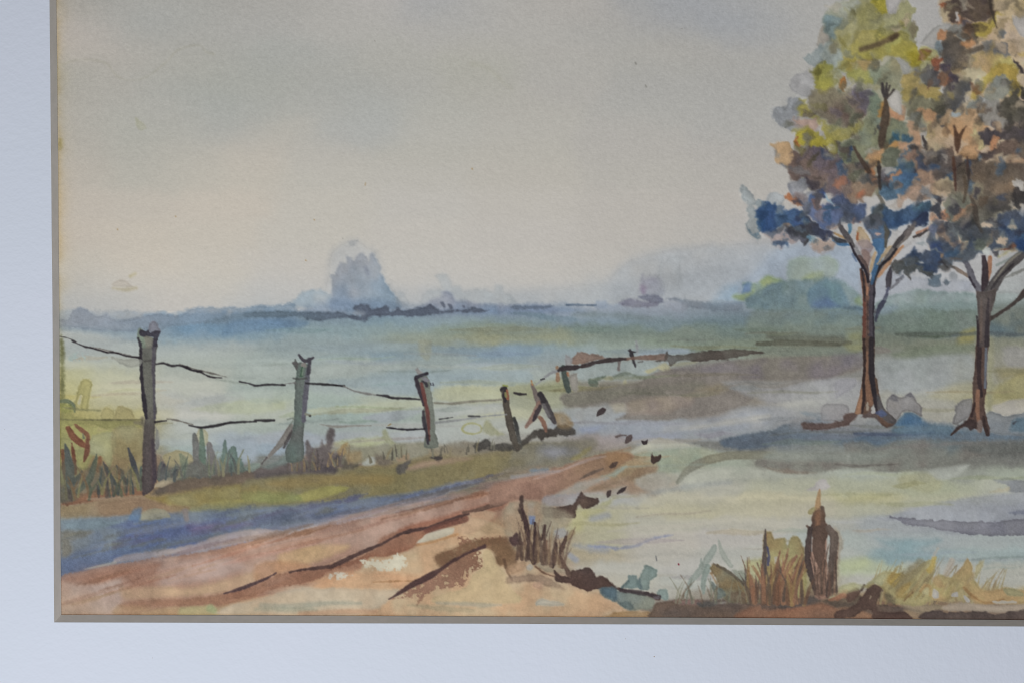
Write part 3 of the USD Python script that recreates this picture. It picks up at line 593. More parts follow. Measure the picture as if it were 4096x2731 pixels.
poly('13', '2080,360 2150,350 2200,470 2300,570 2351,700 2420,830 1620,830 1720,740 1930,690 1985,570 2085,500', (182, 162, 126), a=.85, soft=5)
stroke('13', '1660,830,10 1900,840,20 2100,850,20 2250,848,8', (150, 150, 136), a=.6, soft=7)
stroke('13', '1400,850,12 1700,880,26 2000,900,20', (152, 142, 116), a=.6, soft=8)
poly('13', '1950,0 2060,-40 2200,0 2150,80 2050,160 1900,200 1850,140 1930,80', (178, 150, 122), a=.8, soft=6)
poly('13', '2040,160 2200,60 2351,40 2500,80 2480,220 2200,200', (158, 134, 104), a=.7, soft=9)
for i in range(60):
    u = br.uniform(0, 1)
    x, y = 270 + u * 1500, 2190 - u * 250 + br.uniform(-75, 70) * (1 - .65 * u)
    if PARTS[ID[np.searchsorted(ys, y), np.searchsorted(xs, x)]] != 'road':
        continue
    c_ = [(104, 108, 106), (82, 94, 138), (124, 130, 138), (112, 112, 96), (92, 104, 124), (98, 96, 122)][i % 6]
    L = br.uniform(60, 240)
    mark([(x - L / 2, y + .13 * L, 2), (x, y + br.uniform(-4, 4), br.uniform(5, 13)), (x + L / 2, y - .13 * L, 2)], c_, .45, 8, None, 7)
for i in range(70):
    u = br.uniform(0, 1)
    x = 250 + u * 2150
    y0 = 2350 - u * 560
    y = y0 + br.uniform(-60, 70) * (1 - .6 * u) + 30
    L, h = br.uniform(150, 480) * (1 - .3 * u), br.uniform(4, 13) * (1 - .4 * u)
    j_, i_ = np.searchsorted(ys, y), np.searchsorted(xs, x)
    if PARTS[ID[min(j_, NY - 1), i_]] not in ('road', 'sand_bank', 'verge'):
        continue
    c_ = local(x, y) * br.uniform(.82, 1.1) * np.array([1.03, .98 + br.uniform(-.03, .03), .93 + br.uniform(-.06, .06)])
    s_ = -.27 + br.uniform(-.05, .05)
    mark([(x - L / 2, y - s_ * L / 2, 2), (x - L * .1, y + s_ * -L * .1 + br.uniform(-5, 5), h), (x + L / 2, y + s_ * L / 2, 2)], c_, .55, 6, None, 5)
# road: dark ruts
PART = 'rut'
stroke('03', '2055,746,4 2200,702,16 2300,665,16 2440,610,10 2534,555,5', (80, 60, 64), a=.9)
stroke('13', '310,548,9 420,525,14 520,515,17 700,490,20 850,420,22 960,370,20 1150,290,14 1300,210,11 1400,175,16 1600,135,16 1800,65,20 1955,8,10', (80, 57, 54), a=.9)
stroke('13', '1560,170,22 1750,110,30 1930,60,26', (112, 68, 56), a=.75, soft=5)
stroke('12', '1900,1568,10 2080,1530,22 2200,1495,22 2300,1468,12', (104, 78, 66), a=.9)
stroke('22', '-30,1420,20 50,1430,16 110,1415,10', (98, 74, 62), a=.9)
PART = 'road'
poly('22', '-200,1320 0,1265 300,1185 700,1065 900,1012 1070,1025 1100,1075 900,1185 650,1262 400,1395 270,1450 0,1470 -200,1500', (150, 112, 92), a=.88, soft=6, c2=(138, 108, 78), g='200,1300 1000,1060')
poly('22', '870,1020 1050,1010 1090,1060 900,1160 850,1100', (150, 112, 74), a=.6, soft=12)
stroke('22', '0,1240,16 300,1200,16 430,1185,12', (150, 148, 152), a=.7, soft=6)
stroke('22', '200,1260,6 450,1180,12 700,1080,12 860,1050,6', (172, 148, 138), a=.7, soft=5)
poly('22', '170,1170 330,1155 330,1185 190,1195', (100, 126, 148), a=.8, soft=6)
poly('22', '80,1300 250,1290 280,1420 240,1450 120,1440', (128, 92, 76), a=.6, soft=12)
poly('22', '690,1375 800,1312 1050,1240 1150,1160 1330,1130 1320,1190 1100,1262 900,1325 760,1380', (132, 106, 78), a=.8, soft=6, c2=(144, 122, 98))
poly('22', '920,1200 1030,1135 1060,1140 960,1230 800,1240', (146, 158, 142), a=.8, soft=6)
poly('22', '400,1400 600,1290 800,1240 900,1250 760,1310 620,1390 400,1420', (152, 158, 152), a=.8, soft=6)
poly('22', '270,1480 300,1420 450,1400 620,1380 640,1420 560,1500 400,1510 280,1530', (136, 144, 160), a=.85, soft=5, c2=(150, 150, 152))
poly('22', '640,1400 760,1380 980,1330 1060,1330 860,1440 700,1500', (158, 154, 142), a=.6, soft=8)
poly('22', '-20,1470 120,1460 260,1460 260,1620 -100,1640', (172, 140, 112), a=.7, soft=9)
poly('22', '150,1490 200,1480 200,1620 150,1600', (160, 160, 160), a=.8, soft=5)

# ---- stones and clods along the road
PART = None
for i, (p, c) in enumerate((('775,685 790,630 830,600 860,618 842,658', (70, 58, 58)),
                            ('1038,925 1040,880 1060,858 1102,850 1100,900 1060,932', (92, 76, 74)),
                            ('1185,905 1215,910 1250,895 1240,942 1205,945', (60, 50, 52)),
                            ('890,1145 925,1110 972,1098 955,1138 910,1162', (92, 72, 62)),
                            ('868,1425 870,1378 912,1358 905,1410 880,1435', (70, 55, 54)),
                            ('958,1385 1000,1345 1060,1320 1040,1362 975,1398', (66, 55, 54)))):
    poly('22', p, c, a=.95, soft=3, rough=3, part='stone_%d' % i)
stroke('22', '955,870,8 1000,858,10 1050,858,8', (96, 80, 76), a=.9, part='stone_1')
poly('22', '1265,1085 1270,1040 1290,1018 1310,1050 1370,1030 1372,1070 1330,1110 1300,1125 1280,1112', (70, 54, 48), a=.95, soft=4, part='stone_6')
stroke('22', '630,1255,10 720,1210,15 835,1165,10', (104, 86, 74), a=.9, soft=4, part='rut')
poly('22', '288,1520 400,1520 560,1490 600,1420 640,1370 680,1412 740,1432 790,1425 805,1470 740,1512 660,1532 620,1490 580,1550 570,1610 310,1610', (68, 50, 46), a=.95, soft=4, c2=(80, 60, 52), part='clod')
poly('22', '610,1450 680,1430 700,1490 650,1530 620,1500', (104, 82, 68), a=.6, soft=5, part='clod')

# ---- dark brushwood at the foot of the fence
PART = 'brushwood'
poly('12', '-40,1190 100,1150 420,1080 450,980 470,910 520,970 590,965 600,905 640,960 650,850 680,790 720,800 715,900 690,1010 770,1020 750,1100 720,1180 560,1200 300,1200', (108, 98, 94), a=.9, soft=6, c2=(92, 82, 82))
poly('12', '470,1150 540,1110 600,1130 570,1180 500,1180', (66, 58, 64), a=.8, soft=7)
poly('12', '700,1110 740,1050 778,1020 755,1110 720,1150', (66, 62, 64), a=.85, soft=4)
poly('12', '600,1150 700,1120 740,1180 600,1200', (72, 66, 70), a=.7, soft=9)
poly('12', '400,1060 460,1030 480,1080 420,1090', (150, 126, 110), a=.6, soft=6)
poly('12', '750,1000 800,940 840,930 835,1020 780,1050', (152, 120, 70), a=.85, soft=5)
poly('12', '750,1100 800,1060 870,1110 930,1110 930,1150 800,1160', (80, 76, 66), a=.75, soft=6)
poly('12', '830,970 980,970 1100,950 1200,920 1300,935 1400,930 1550,920 1580,1030 1400,1085 1300,1100 1100,1050 1000,1080 900,1110', (138, 134, 114), a=.85, soft=8, c2=(126, 124, 100))
poly('12', '830,1020 960,1010 960,1080 900,1110 840,1090', (146, 120, 76), a=.7, soft=8)
poly('12', '980,1125 1020,1070 1090,1058 1100,1120 1050,1135', (158, 162, 152), a=.9, soft=5)
poly('12', '1100,1040 1200,1050 1260,1110 1180,1140 1110,1110', (106, 96, 84), a=.75, soft=8)
poly('12', '1290,1065 1400,1030 1390,1090 1310,1105', (152, 126, 96), a=.8, soft=6)
poly('12', '1300,1130 1420,1090 1380,1160 1370,1210 1300,1205', (86, 82, 80), a=.85, soft=5)
poly('12', '1680,960 1860,915 2040,930 1990,990 1780,1025', (122, 112, 92), a=.8, soft=8, c2=(142, 118, 94))
poly('12', '2000,960 2080,900 2140,888 2155,960 2050,1005', (66, 62, 58), a=.92, soft=4)
poly('12', '2050,980 2160,955 2240,930 2380,935 2400,990 2240,1002', (72, 68, 62), a=.9, soft=4)
poly('12', '1590,1050 1640,1042 1710,1058 1700,1085 1610,1080', (66, 60, 60), a=.9, soft=4)
poly('12', '1230,950 1180,910 1160,830 1190,800 1220,860 1270,930', (150, 152, 112), a=.8, soft=5)
poly('22', '80,910 150,850 200,805 260,800 380,790 430,765 560,780 585,850 500,858 425,850 410,880 370,872 300,885 275,920 230,872 150,925 90,945', (70, 64, 58), a=.92, soft=4)
poly('22', '-40,960 20,920 90,945 80,995 20,1000', (74, 70, 64), a=.9, soft=4)
poly('22', '370,660 470,650 560,740 540,790 430,780', (138, 112, 74), a=.8, soft=8)
stroke('12', '1890,800,8 1920,760,8 1990,745,8 2060,770,8 2065,820,8 2000,845,8 1920,830,8 1890,800,8', (160, 158, 96), a=.8, part='meadow')
poly('12', '2080,830 2090,740 2130,720 2200,800 2290,850 2180,860', (150, 150, 110), a=.8, soft=6, part='meadow')

# ---- plants at the left edge
PART = 'leafy_plants'
poly('02', '552,0 580,0 590,200 590,500 580,900 560,1300 550,900', (110, 112, 66), a=.8, soft=7, part='meadow')
poly('02', '620,150 700,92 830,88 835,150 720,188 640,180', (144, 162, 158), a=.8, soft=5, dry=6, part='meadow')
poly('02', '550,740 700,720 830,770 890,760 1040,800 1055,900 1040,1080 1000,1142 930,1050 850,1040 800,1160 740,1180 700,1270 555,1290', (152, 150, 84), a=.8, soft=7, c2=(142, 140, 88))
poly('02', '700,490 720,420 760,345 815,340 850,385 830,500 800,630 735,615 755,505 725,500 705,600 680,560', (166, 158, 92), a=.88, soft=4, edge=.12)
stroke('02', '745,490,8 725,560,14', (176, 172, 140), a=.8)
poly('02', '890,825 915,720 940,620 990,590 1040,640 1060,720 1040,790', (166, 156, 98), a=.85, soft=4)
poly('02', '1050,730 1065,650 1075,595 1120,588 1200,620 1245,690 1300,720 1300,820 1040,830', (164, 152, 96), a=.85, soft=4)
poly('02', '600,640 720,690 850,705 1100,720 1300,720 1290,800 1000,800 800,760 620,770', (132, 130, 72), a=.75, soft=6)
poly('02', '850,860 1040,830 1060,1000 1000,1142 930,1050 820,1020', (148, 148, 110), a=.75, soft=7)
poly('02', '1040,800 1300,790 1300,1300 1100,1300 1030,1120', (138, 124, 82), a=.75, soft=8, c2=(148, 144, 104))
stroke('02', '556,545,16 620,545,20 670,580,18 685,640,8', (100, 112, 86), a=.9)
poly('02', '550,570 640,570 680,640 560,640', (132, 136, 66), a=.7, soft=7)
stroke('02', '580,600,6 720,620,9 920,630,7', (128, 126, 82), a=.75, soft=4)
stroke('02', '625,790,22 680,880,30 760,940,26 800,965,14', (118, 68, 48), a=.92, c2=(138, 88, 62))
stroke('02', '690,760,12 740,800,24 800,850,22 815,890,12', (122, 76, 56), a=.92)
stroke('02', '800,900,14 800,1000,24 770,1095,8', (118, 72, 54), a=.9)
stroke('02', '760,840,8 770,880,8', (96, 102, 84), a=.9)
stroke('02', '575,1000,18 590,1150,22 600,1250,14', (112, 76, 54), a=.85)
stroke('02', '660,930,6 675,1050,20 688,1200,22', (114, 68, 48), a=.9)
stroke('02', '598,935,5 620,1030,30 640,1150,38 645,1330,44', (70, 76, 80), a=.92, c2=(84, 90, 86))
stroke('02', '752,1185,6 700,1270,26 640,1370,26', (76, 80, 76), a=.9)
stroke('02', '770,1210,12 750,1290,24', (134, 86, 58), a=.8, soft=5)
stroke('02', '888,1035,6 865,1140,24 820,1260,32 700,1390,22', (86, 98, 78), a=.9, c2=(74, 86, 82))
stroke('02', '920,1060,14 905,1180,22', (132, 86, 56), a=.85)
stroke('02', '925,1150,14 950,1290,40', (94, 92, 82), a=.85, soft=5)
stroke('02', '950,1105,5 990,1190,24 1055,1300,12', (66, 64, 70), a=.92)
stroke('02', '1070,1135,6 1110,1200,22 1160,1290,22', (82, 80, 76), a=.9)
stroke('02', '1200,1180,14 1190,1280,24', (104, 96, 80), a=.85)
stroke('02', '1178,975,6 1220,1100,24 1260,1230,24 1300,1320,14', (70, 74, 82), a=.92)
stroke('02', '1300,1150,10 1290,1230,16', (84, 100, 92), a=.85)
poly('02', '560,1500 600,1440 700,1395 900,1355 1050,1330 1200,1310 1300,1355 1330,1400 1150,1412 900,1450 700,1492', (138, 96, 68), a=.88, soft=6, c2=(122, 78, 56))
stroke('02', '800,1440,8 900,1440,12 1100,1420,8', (168, 146, 118), a=.7)
stroke('02', '830,1340,16 820,1420,12', (84, 92, 84), a=.8)
poly('02', '545,1350 700,1340 700,1450 560,1480', (92, 88, 76), a=.7, soft=9)
poly('02', '1200,1310 1280,1290 1300,1340 1240,1330', (166, 150, 120), a=.7, soft=4)
PART = 'grass_clump'
poly('02', '2000,910 2200,880 2351,880 2351,1090 2150,1110', (148, 160, 171), a=.7, soft=10, part='meadow')
poly('02', '1490,1060 1560,1010 1640,992 1740,1020 1795,1090 1720,1135 1560,1150', (160, 148, 104), a=.88, soft=5)
poly('02', '1440,1260 1460,1130 1498,1088 1530,1180 1560,1250 1500,1300', (82, 80, 86), a=.85, soft=4)
poly('02', '1540,1190 1680,1120 1740,1230 1650,1260 1560,1250', (96, 106, 98), a=.85, soft=6)
poly('02', '1575,1215 1620,1172 1668,1198 1668,1240 1610,1245', (46, 46, 62), a=.92, soft=4)
stroke('02', '1660,1035,14 1690,1100,38 1690,1190,34', (112, 126, 104), a=.85)
poly('02', '1790,880 1840,790 1905,830 1910,930 1850,960', (164, 158, 120), a=.85, soft=4)
stroke('02', '1785,850,16 1800,950,36 1820,1100,48 1830,1210,44', (104, 102, 98), a=.9, c2=(92, 96, 94))
stroke('02', '1920,940,24 1940,1050,40 1950,1190,38', (114, 108, 106), a=.88)
stroke('02', '1850,790,10 1855,950,28 1860,1100,32 1870,1210,24', (92, 114, 98), a=.9)
poly('02', '1720,1130 1800,1090 1990,1180 1960,1230 1700,1240', (102, 100, 96), a=.8, soft=7)
poly('02', '2020,1170 2045,960 2062,905 2080,920 2092,1020 2112,965 2140,950 2172,985 2180,1060 2220,1075 2240,1140 2285,1182 2150,1195', (98, 120, 108), a=.9, soft=4, c2=(84, 108, 100))
poly('02', '2240,1150 2351,1110 2400,1120 2351,1170 2290,1190', (124, 140, 128), a=.8, soft=5)
poly('02', '1400,1330 1500,1262 1640,1232 1640,1255 1500,1325', (168, 152, 122), a=.85, soft=5)
poly('12', '60,1150 200,1100 270,1020 290,1110 150,1160', (110, 128, 122), a=.7, soft=8)

# thin blades in front of the fence and plants
bl = np.random.default_rng(23)


def blades(n, xa, xb, ya, yb, hmin, hmax, wd, cols, part, lean=.3, a=.8):
    for i in range(n):
        u = bl.uniform(0, 1)
        x, y = xa + (xb - xa) * u, ya + (yb - ya) * u + bl.uniform(-8, 12)
        L, le, w_ = bl.uniform(hmin, hmax), float(np.clip(bl.normal(0, lean) if lean < .5 else abs(bl.normal(.35, .2)), -.45, .7)), bl.uniform(.6, 1) * wd
        mark([(x, y, w_), (x + L * le * .3, y - L * .5, w_ * .8), (x + L * le, y - L, .8)], cols[bl.integers(len(cols))], a, 3, part, 2)


poly('02', '552,1470 556,1150 640,1050 760,1180 900,1110 1060,1150 1290,1200 1300,1340 1000,1370 800,1400', (104, 100, 78), a=.5, soft=12, c2=(84, 92, 84), part='leafy_plants')
poly('02', '1450,1260 1500,1160 1700,1120 1990,1130 2250,1150 2200,1210 1900,1230 1600,1270', (106, 110, 98), a=.45, soft=12, part='grass_clump')
OL = [(88, 96, 76), (74, 84, 82), (122, 96, 66), (104, 100, 74), (84, 76, 72), (130, 124, 76)]
blades(38, 245, 580, 1995, 1960, 40, 120, 6.5, OL, 'leafy_plants')
blades(30, 630, 1010, 1915, 1880, 30, 95, 6, [(92, 104, 92), (104, 102, 94), (120, 124, 98), (84, 92, 92), (136, 130, 96)], 'grass_clump', .25)
blades(34, 1140, 1420, 1880, 1850, 25, 85, 5.5, [(104, 92, 86), (84, 76, 76), (132, 112, 80), (110, 106, 88), (146, 122, 80)], 'brushwood')
blades(22, 1420, 2000, 1845, 1790, 18, 50, 5, [(112, 106, 84), (90, 86, 74), (136, 124, 90), (120, 116, 96)], 'brushwood')

# ---- fence
PART = 'post_0'
poly('02', '1430,760 1468,850 1462,960 1420,990', (128, 128, 126), a=.8, soft=4)
poly('02', '1283,-20 1440,-20 1425,200 1425,500 1440,640 1425,760 1420,980 1420,1100 1440,1250 1400,1360 1340,1400 1305,1385 1310,1000 1330,700 1300,500 1285,250', (92, 92, 84), a=.95, soft=3, rough=4, c2=(80, 67, 68), g='1380,500 1380,1050')
stroke('02', '1310,700,20 1350,900,30 1350,1350,36', (86, 78, 76), a=.6, soft=7)
stroke('02', '1290,10,16 1295,130,10 1300,280,14 1310,420,16 1330,600,22 1345,700,12', (48, 43, 52), a=.92)
stroke('02', '1420,0,18 1412,150,16 1410,300,14 1415,500,10 1420,700,12', (80, 74, 88), a=.85)
stroke('02', '1330,180,6 1385,170,6', (70, 66, 64), a=.7)
stroke('02', '1400,900,14 1420,1100,20 1420,1280,18', (74, 64, 72), a=.7, soft=5)
poly('01', '1262,1560 1265,1470 1295,1450 1340,1500 1360,1600 1300,1620', (118, 132, 114), a=.9, soft=4)
poly('01', '1365,1440 1390,1388 1412,1383 1450,1430 1472,1478 1440,1500 1380,1490', (124, 124, 136), a=.92, soft=4)
poly('01', '1278,1500 1290,1460 1340,1475 1360,1462 1380,1485 1430,1470 1475,1480 1450,1540 1440,1610 1395,1600 1410,1530 1340,1530 1290,1520', (62, 58, 70), a=.95, soft=3, rough=3)
poly('01', '1320,1530 1400,1530 1395,1600 1350,1620', (128, 126, 112), a=.85, soft=4)
stroke('01', '1270,1540,10 1290,1600,16', (52, 48, 56), a=.9)
PART = 'post_1'
poly('12', '40,1130 70,1080 200,920 310,755 348,770 305,880 220,980 120,1065', (128, 122, 115), a=.92, soft=3, rough=4)
stroke('12', '335,820,16 290,900,18 258,970,10', (80, 74, 74), a=.85)
stroke('12', '50,1120,5 100,1060,8', (70, 66, 66), a=.7)
poly('12', '345,215 360,150 380,190 415,185 470,200 500,190 490,290 470,400 460,520 450,640 445,760 430,900 445,1000 425,1090 300,1110 270,1060 270,980 325,860 350,700 355,500 365,330 365,240', (88, 104, 96), a=.95, soft=3, rough=4, c2=(98, 102, 98))
stroke('12', '478,250,18 465,400,22 450,560,24 435,720,22', (92, 90, 102), a=.85)
stroke('12', '425,230,14 415,310,16', (70, 100, 78), a=.9)
stroke('12', '436,230,5 425,300,5', (140, 156, 136), a=.8, soft=2)
poly('12', '405,228 420,188 460,195 465,232', (142, 132, 126), a=.9, soft=3)
stroke('12', '345,195,14 375,205,16 370,250,10', (92, 88, 88), a=.9)
stroke('12', '395,120,10 430,165,16 470,178,16 525,145,12', (68, 63, 72), a=.95)
stroke('12', '492,160,18 488,240,18 482,290,14', (70, 66, 76), a=.9)
stroke('12', '340,333,7 400,340,7 460,335,6', (72, 72, 70), a=.85)
stroke('12', '455,660,14 490,672,14', (118, 118, 104), a=.85)
stroke('12', '490,680,7 500,680,7', (60, 60, 58), a=.85)
stroke('12', '310,770,6 345,700,7 290,710,5', (104, 112, 100), a=.7)
PART = 'post_2'
poly('12', '1465,252 1490,245 1545,285 1490,305', (150, 145, 142), a=.92, soft=3)
poly('12', '1470,330 1560,310 1592,350 1602,430 1630,620 1642,800 1680,965 1540,965 1560,820 1530,700 1535,560 1490,440', (106, 112, 100), a=.95, soft=3, rough=4)
stroke('12', '1592,440,10 1618,620,14 1640,800,12', (122, 128, 116), a=.8)
stroke('12', '1475,325,20 1530,302,18 1568,290,14', (54, 49, 58), a=.95)
stroke('12', '1472,345,16 1492,420,20 1522,500,18 1540,580,12', (58, 49, 58), a=.95)
stroke('12', '1520,380,14 1545,500,16 1575,650,16 1585,780,13 1590,900,10', (112, 62, 56), a=.95)
stroke('12', '1535,640,12 1545,740,18 1570,850,14 1580,930,14', (60, 54, 62), a=.92)
stroke('12', '1525,360,10 1555,372,12 1568,405,12', (56, 52, 60), a=.9)
poly('12', '1500,330 1560,320 1590,360 1550,360', (128, 126, 134), a=.85, soft=3)
stroke('12', '1605,382,6 1606,394,6', (62, 62, 76), a=.9, soft=2)
stroke('12', '1625,378,7 1628,394,7', (62, 62, 76), a=.9, soft=2)
PART = 'post_3'
poly('12', '2245,430 2300,405 2315,470 2330,560 2360,720 2405,900 2432,990 2380,1000 2330,880 2290,700 2270,600 2260,500', (82, 74, 64), a=.95, soft=3, rough=4)
stroke('12', '2258,430,16 2290,420,18 2285,480,20 2290,540,16', (50, 46, 50), a=.92)
stroke('12', '2305,445,10 2312,520,13', (148, 86, 58), a=.92)
stroke('12', '2290,470,10 2295,500,10', (134, 130, 74), a=.8)
stroke('12', '2272,398,8 2305,405,8', (132, 140, 62), a=.9)
stroke('22', '20,700,14 45,800,20 70,920,18', (56, 56, 54), a=.85)
PART = 'post_4'
stroke('22', '180,390,16 215,470,24 250,570,24', (112, 98, 94), a=.92)
stroke('22', '250,560,24 205,670,26 130,780,16', (136, 104, 90), a=.92)
stroke('22', '262,590,14 230,650,22 200,715,14', (64, 55, 60), a=.92)
stroke('22', '255,690,16 290,740,22 312,820,12', (132, 92, 72), a=.92)
stroke('22', '262,480,26 300,560,28 350,660,30 392,740,16', (72, 66, 68), a=.95)
stroke('22', '262,482,26 290,540,22', (54, 49, 52), a=.92)
stroke('22', '178,358,8 186,392,11', (168, 110, 58), a=.92)
stroke('22', '290,580,14 340,680,16', (116, 112, 112), a=.6)
PART = 'post_5'
poly('22', '520,330 600,290 605,440 545,445', (136, 131, 122), a=.88, soft=4)
stroke('22', '415,235,14 422,350,18', (150, 114, 84), a=.9)
stroke('22', '470,232,18 485,320,28 520,445,24', (70, 80, 74), a=.95)
stroke('22', '510,285,9 515,310,8', (150, 98, 66), a=.9)
stroke('22', '445,245,16 430,265,12', (58, 50, 50), a=.9)
PART = 'post_6'
stroke('22', '1085,80,14 1105,140,18 1132,230,9', (56, 52, 56), a=.95)
stroke('22', '1068,80,7 1100,90,10 1136,94,6', (56, 52, 56), a=.95)
stroke('22', '1140,0,10 1150,60,12 1150,120,8', (134, 134, 138), a=.7, soft=4)
stroke('22', '988,175,10 980,255,12', (114, 104, 100), a=.9)
PART = 'fence_line'
poly('22', '545,200 600,95 720,110 860,150 700,185 620,205', (134, 106, 90), a=.88, soft=4)
poly('22', '480,150 500,110 545,160 545,210 500,230', (140, 136, 136), a=.75, soft=4)
stroke('22', '1040,158,9 1200,145,22 1400,142,30', (118, 90, 76), a=.85, soft=4)
stroke('22', '220,392,7 350,290,14 430,262,14', (138, 140, 142), a=.85)
stroke('22', '265,345,8 298,338,8', (50, 48, 52), a=.9, soft=2)
stroke('22', '430,262,14 500,240,20 580,235,22 640,225,6', (62, 53, 54), a=.95)
stroke('22', '640,225,16 700,215,20 760,190,16 900,168,20 1040,155,9', (66, 55, 55), a=.95)
poly('22', '1405,130 1425,90 1440,118 1600,112 1800,85 2100,68 2320,98 2250,112 2000,152 1700,178 1530,175 1460,218 1420,178 1310,182 1320,172 1400,165', (82, 73, 66), a=.8, soft=3)
stroke('22', '1160,185,6 1200,180,6', (74, 64, 60), a=.8)
PART = 'wire_0'
poly('02', '1000,130 1100,150 1290,160 1290,210 1200,240 1100,200', (152, 154, 142), a=.75, soft=4)
stroke('02', '880,55,6 1060,98,9 1200,128,9', (112, 106, 100), a=.8)
stroke('01', '550,1522,5 620,1535,6 700,1572,6', (70, 66, 66), a=.85, soft=2.5)
stroke('02', '660,-5,5 780,45,9 860,60,13 980,95,13 1060,100,8 1160,130,11 1285,146,14', (50, 44, 48), a=.95)
stroke('02', '840,48,4 930,72,5 1000,90,5', (150, 146, 138), a=.7, soft=2)
PART = 'wire_1'
stroke('02', '1650,205,7 1800,255,9 1950,290,9 2080,322,5', (108, 104, 96), a=.85)
stroke('02', '1432,205,8 1500,196,13 1580,220,13 1640,215,10 1700,230,14 1760,258,12 1850,275,10', (48, 43, 48), a=.95)
stroke('02', '1850,280,8 1930,322,9 2035,330,9', (52, 47, 50), a=.92)
stroke('02', '1990,345,10 2150,370,14 2260,395,14', (140, 150, 138), a=.7, soft=5)
stroke('02', '2200,365,9 2280,380,11 2351,402,11 2451,392,10 2616,395,11', (48, 44, 48), a=.95)
stroke('12', '268,385,7 360,374,7', (112, 108, 106), a=.85)
PART = 'wire_2'
stroke('12', '460,380,9 600,388,12 700,395,10 740,398,8', (46, 43, 46), a=.95)
stroke('12', '730,398,8 810,405,12', (46, 43, 46), a=.95)
stroke('12', '805,405,8 900,450,9 1000,472,13 1100,488,8', (122, 120, 116), a=.9)
stroke('12', '1110,487,9 1200,497,13 1225,502,8', (52, 48, 52), a=.92)
stroke('12', '1220,508,10 1270,516,14 1400,520,13 1505,530,9', (48, 44, 48), a=.95)
PART = 'wire_3'
stroke('12', '1640,560,10 1800,566,15 2000,545,14 2255,530,14', (128, 124, 108), a=.9)
stroke('22', '22,468,12 70,480,15 128,478,9', (52, 46, 48), a=.95)
PART = 'wire_4'
stroke('02', '552,710,5 700,715,8 900,715,9 1100,715,8 1310,712,6', (106, 102, 66), a=.85)
stroke('02', '1240,740,20 1300,745,26', (120, 112, 90), a=.7, soft=5)
stroke('02', '1425,735,13 1528,722,8', (46, 42, 46), a=.95)
stroke('02', '1535,708,8 1620,718,10 1770,760,8', (112, 106, 96), a=.9)
stroke('02', '1735,765,9 1850,786,14 2000,765,16 2120,740,12 2351,730,9', (46, 42, 46), a=.95)
stroke('12', '-10,718,9 100,722,16 165,718,14', (48, 44, 48), a=.95)
PART = 'wire_5'
stroke('12', '585,755,5 720,778,15 900,770,11 1055,768,6', (138, 134, 126), a=.9)
stroke('12', '1200,785,5 1280,796,11 1380,804,13 1550,798,10', (50, 47, 52), a=.95)
stroke('12', '1210,770,4 1238,752,3', (150, 120, 60), a=.8, soft=2)
PART = 'wire_6'
stroke('12', '1650,742,12 1900,712,13 2100,682,8 2300,665,7', (138, 140, 140), a=.9)
stroke('12', '1685,708,8 1805,692,6', (60, 58, 62), a=.92)
stroke('12', '1950,680,9 2050,682,8', (54, 52, 56), a=.92)

# ---- bushes and roots by the trees
PART = 'shrub_0'
poly('32', '485,680 480,600 540,565 700,565 750,620 740,660 690,725 500,730', (132, 129, 130), a=.85, soft=5, edge=.12)
PART = 'shrub_1'
poly('32', '1080,610 1090,520 1140,480 1185,505 1230,510 1268,472 1330,468 1360,530 1412,590 1415,690 1340,650 1250,640 1170,730 1110,680', (128, 125, 125), a=.92, soft=4, edge=.15, c2=(136, 130, 124))
poly('32', '1095,540 1140,480 1180,500 1195,550 1130,530', (104, 103, 108), a=.7, soft=6)
poly('32', '1255,510 1275,468 1325,465 1350,515 1290,505', (100, 99, 105), a=.75, soft=6)
PART = 'shrub_2'
poly('32', '1700,740 1710,680 1730,590 1790,530 1875,518 1885,600 1850,690 1740,750', (128, 126, 126), a=.9, soft=4, edge=.15)
PART = 'shrub_3'
poly('32', '2000,660 2060,636 2120,655 2180,682 2351,650 2560,620 2560,850 2030,835', (114, 120, 126), a=.85, soft=4, edge=.1, c2=(122, 126, 128))
poly('32', '2230,760 2260,710 2351,690 2560,680 2560,830 2240,825', (82, 110, 128), a=.7, soft=10)
stroke('32', '2255,750,8 2275,730,8', (70, 72, 80), a=.8)

# ---- left tree: trunk
PART = 'tree0'
poly('32', '300,750 330,742 420,745 600,740 690,720 690,690 720,655 780,650 840,660 740,760 620,790 480,812 330,800', (84, 62, 56), a=.88, soft=5, c2=(96, 74, 66))
poly('32', '860,690 900,640 940,620 1000,650 1040,720 1100,740 1165,730 1140,770 1090,790 1040,760 980,700', (82, 66, 62), a=.88, soft=5)
poly('31', '845,900 890,945 930,1060 950,960 1005,940 980,1100 970,1300 975,1600 868,1600 875,1300 865,1100 850,980', (108, 76, 62), a=.95, soft=3, rough=3)
poly('31', '930,1060 975,1000 985,1100 975,1300 978,1600 925,1600 922,1300', (72, 68, 78), a=.92, soft=4)
stroke('31', '885,1180,14 885,1380,16 885,1600,14', (112, 62, 50), a=.8)
stroke('31', '905,970,10 915,1060,10 910,1140,7', (172, 118, 86), a=.9)
stroke('31', '862,900,8 880,1040,10 890,1200,8', (52, 44, 46), a=.9)
stroke('31', '975,1000,9 974,1150,8 966,1300,7 974,1580,7', (44, 41, 48), a=.9)
stroke('31', '912,1200,6 914,1400,6 916,1580,8', (66, 52, 52), a=.7)
poly('32', '868,-20 977,-20 975,290 1005,350 1020,470 1060,600 1170,722 1090,780 1030,740 990,650 970,560 945,620 915,650 870,665 795,650 835,520 862,380 875,200', (96, 72, 58), a=.95, soft=3, rough=3)
poly('32', '798,650 840,500 862,420 872,520 852,660', (152, 110, 80), a=.9, soft=4)
stroke('32', '910,100,18 903,300,22 920,430,32 942,560,26', (132, 94, 70), a=.9)
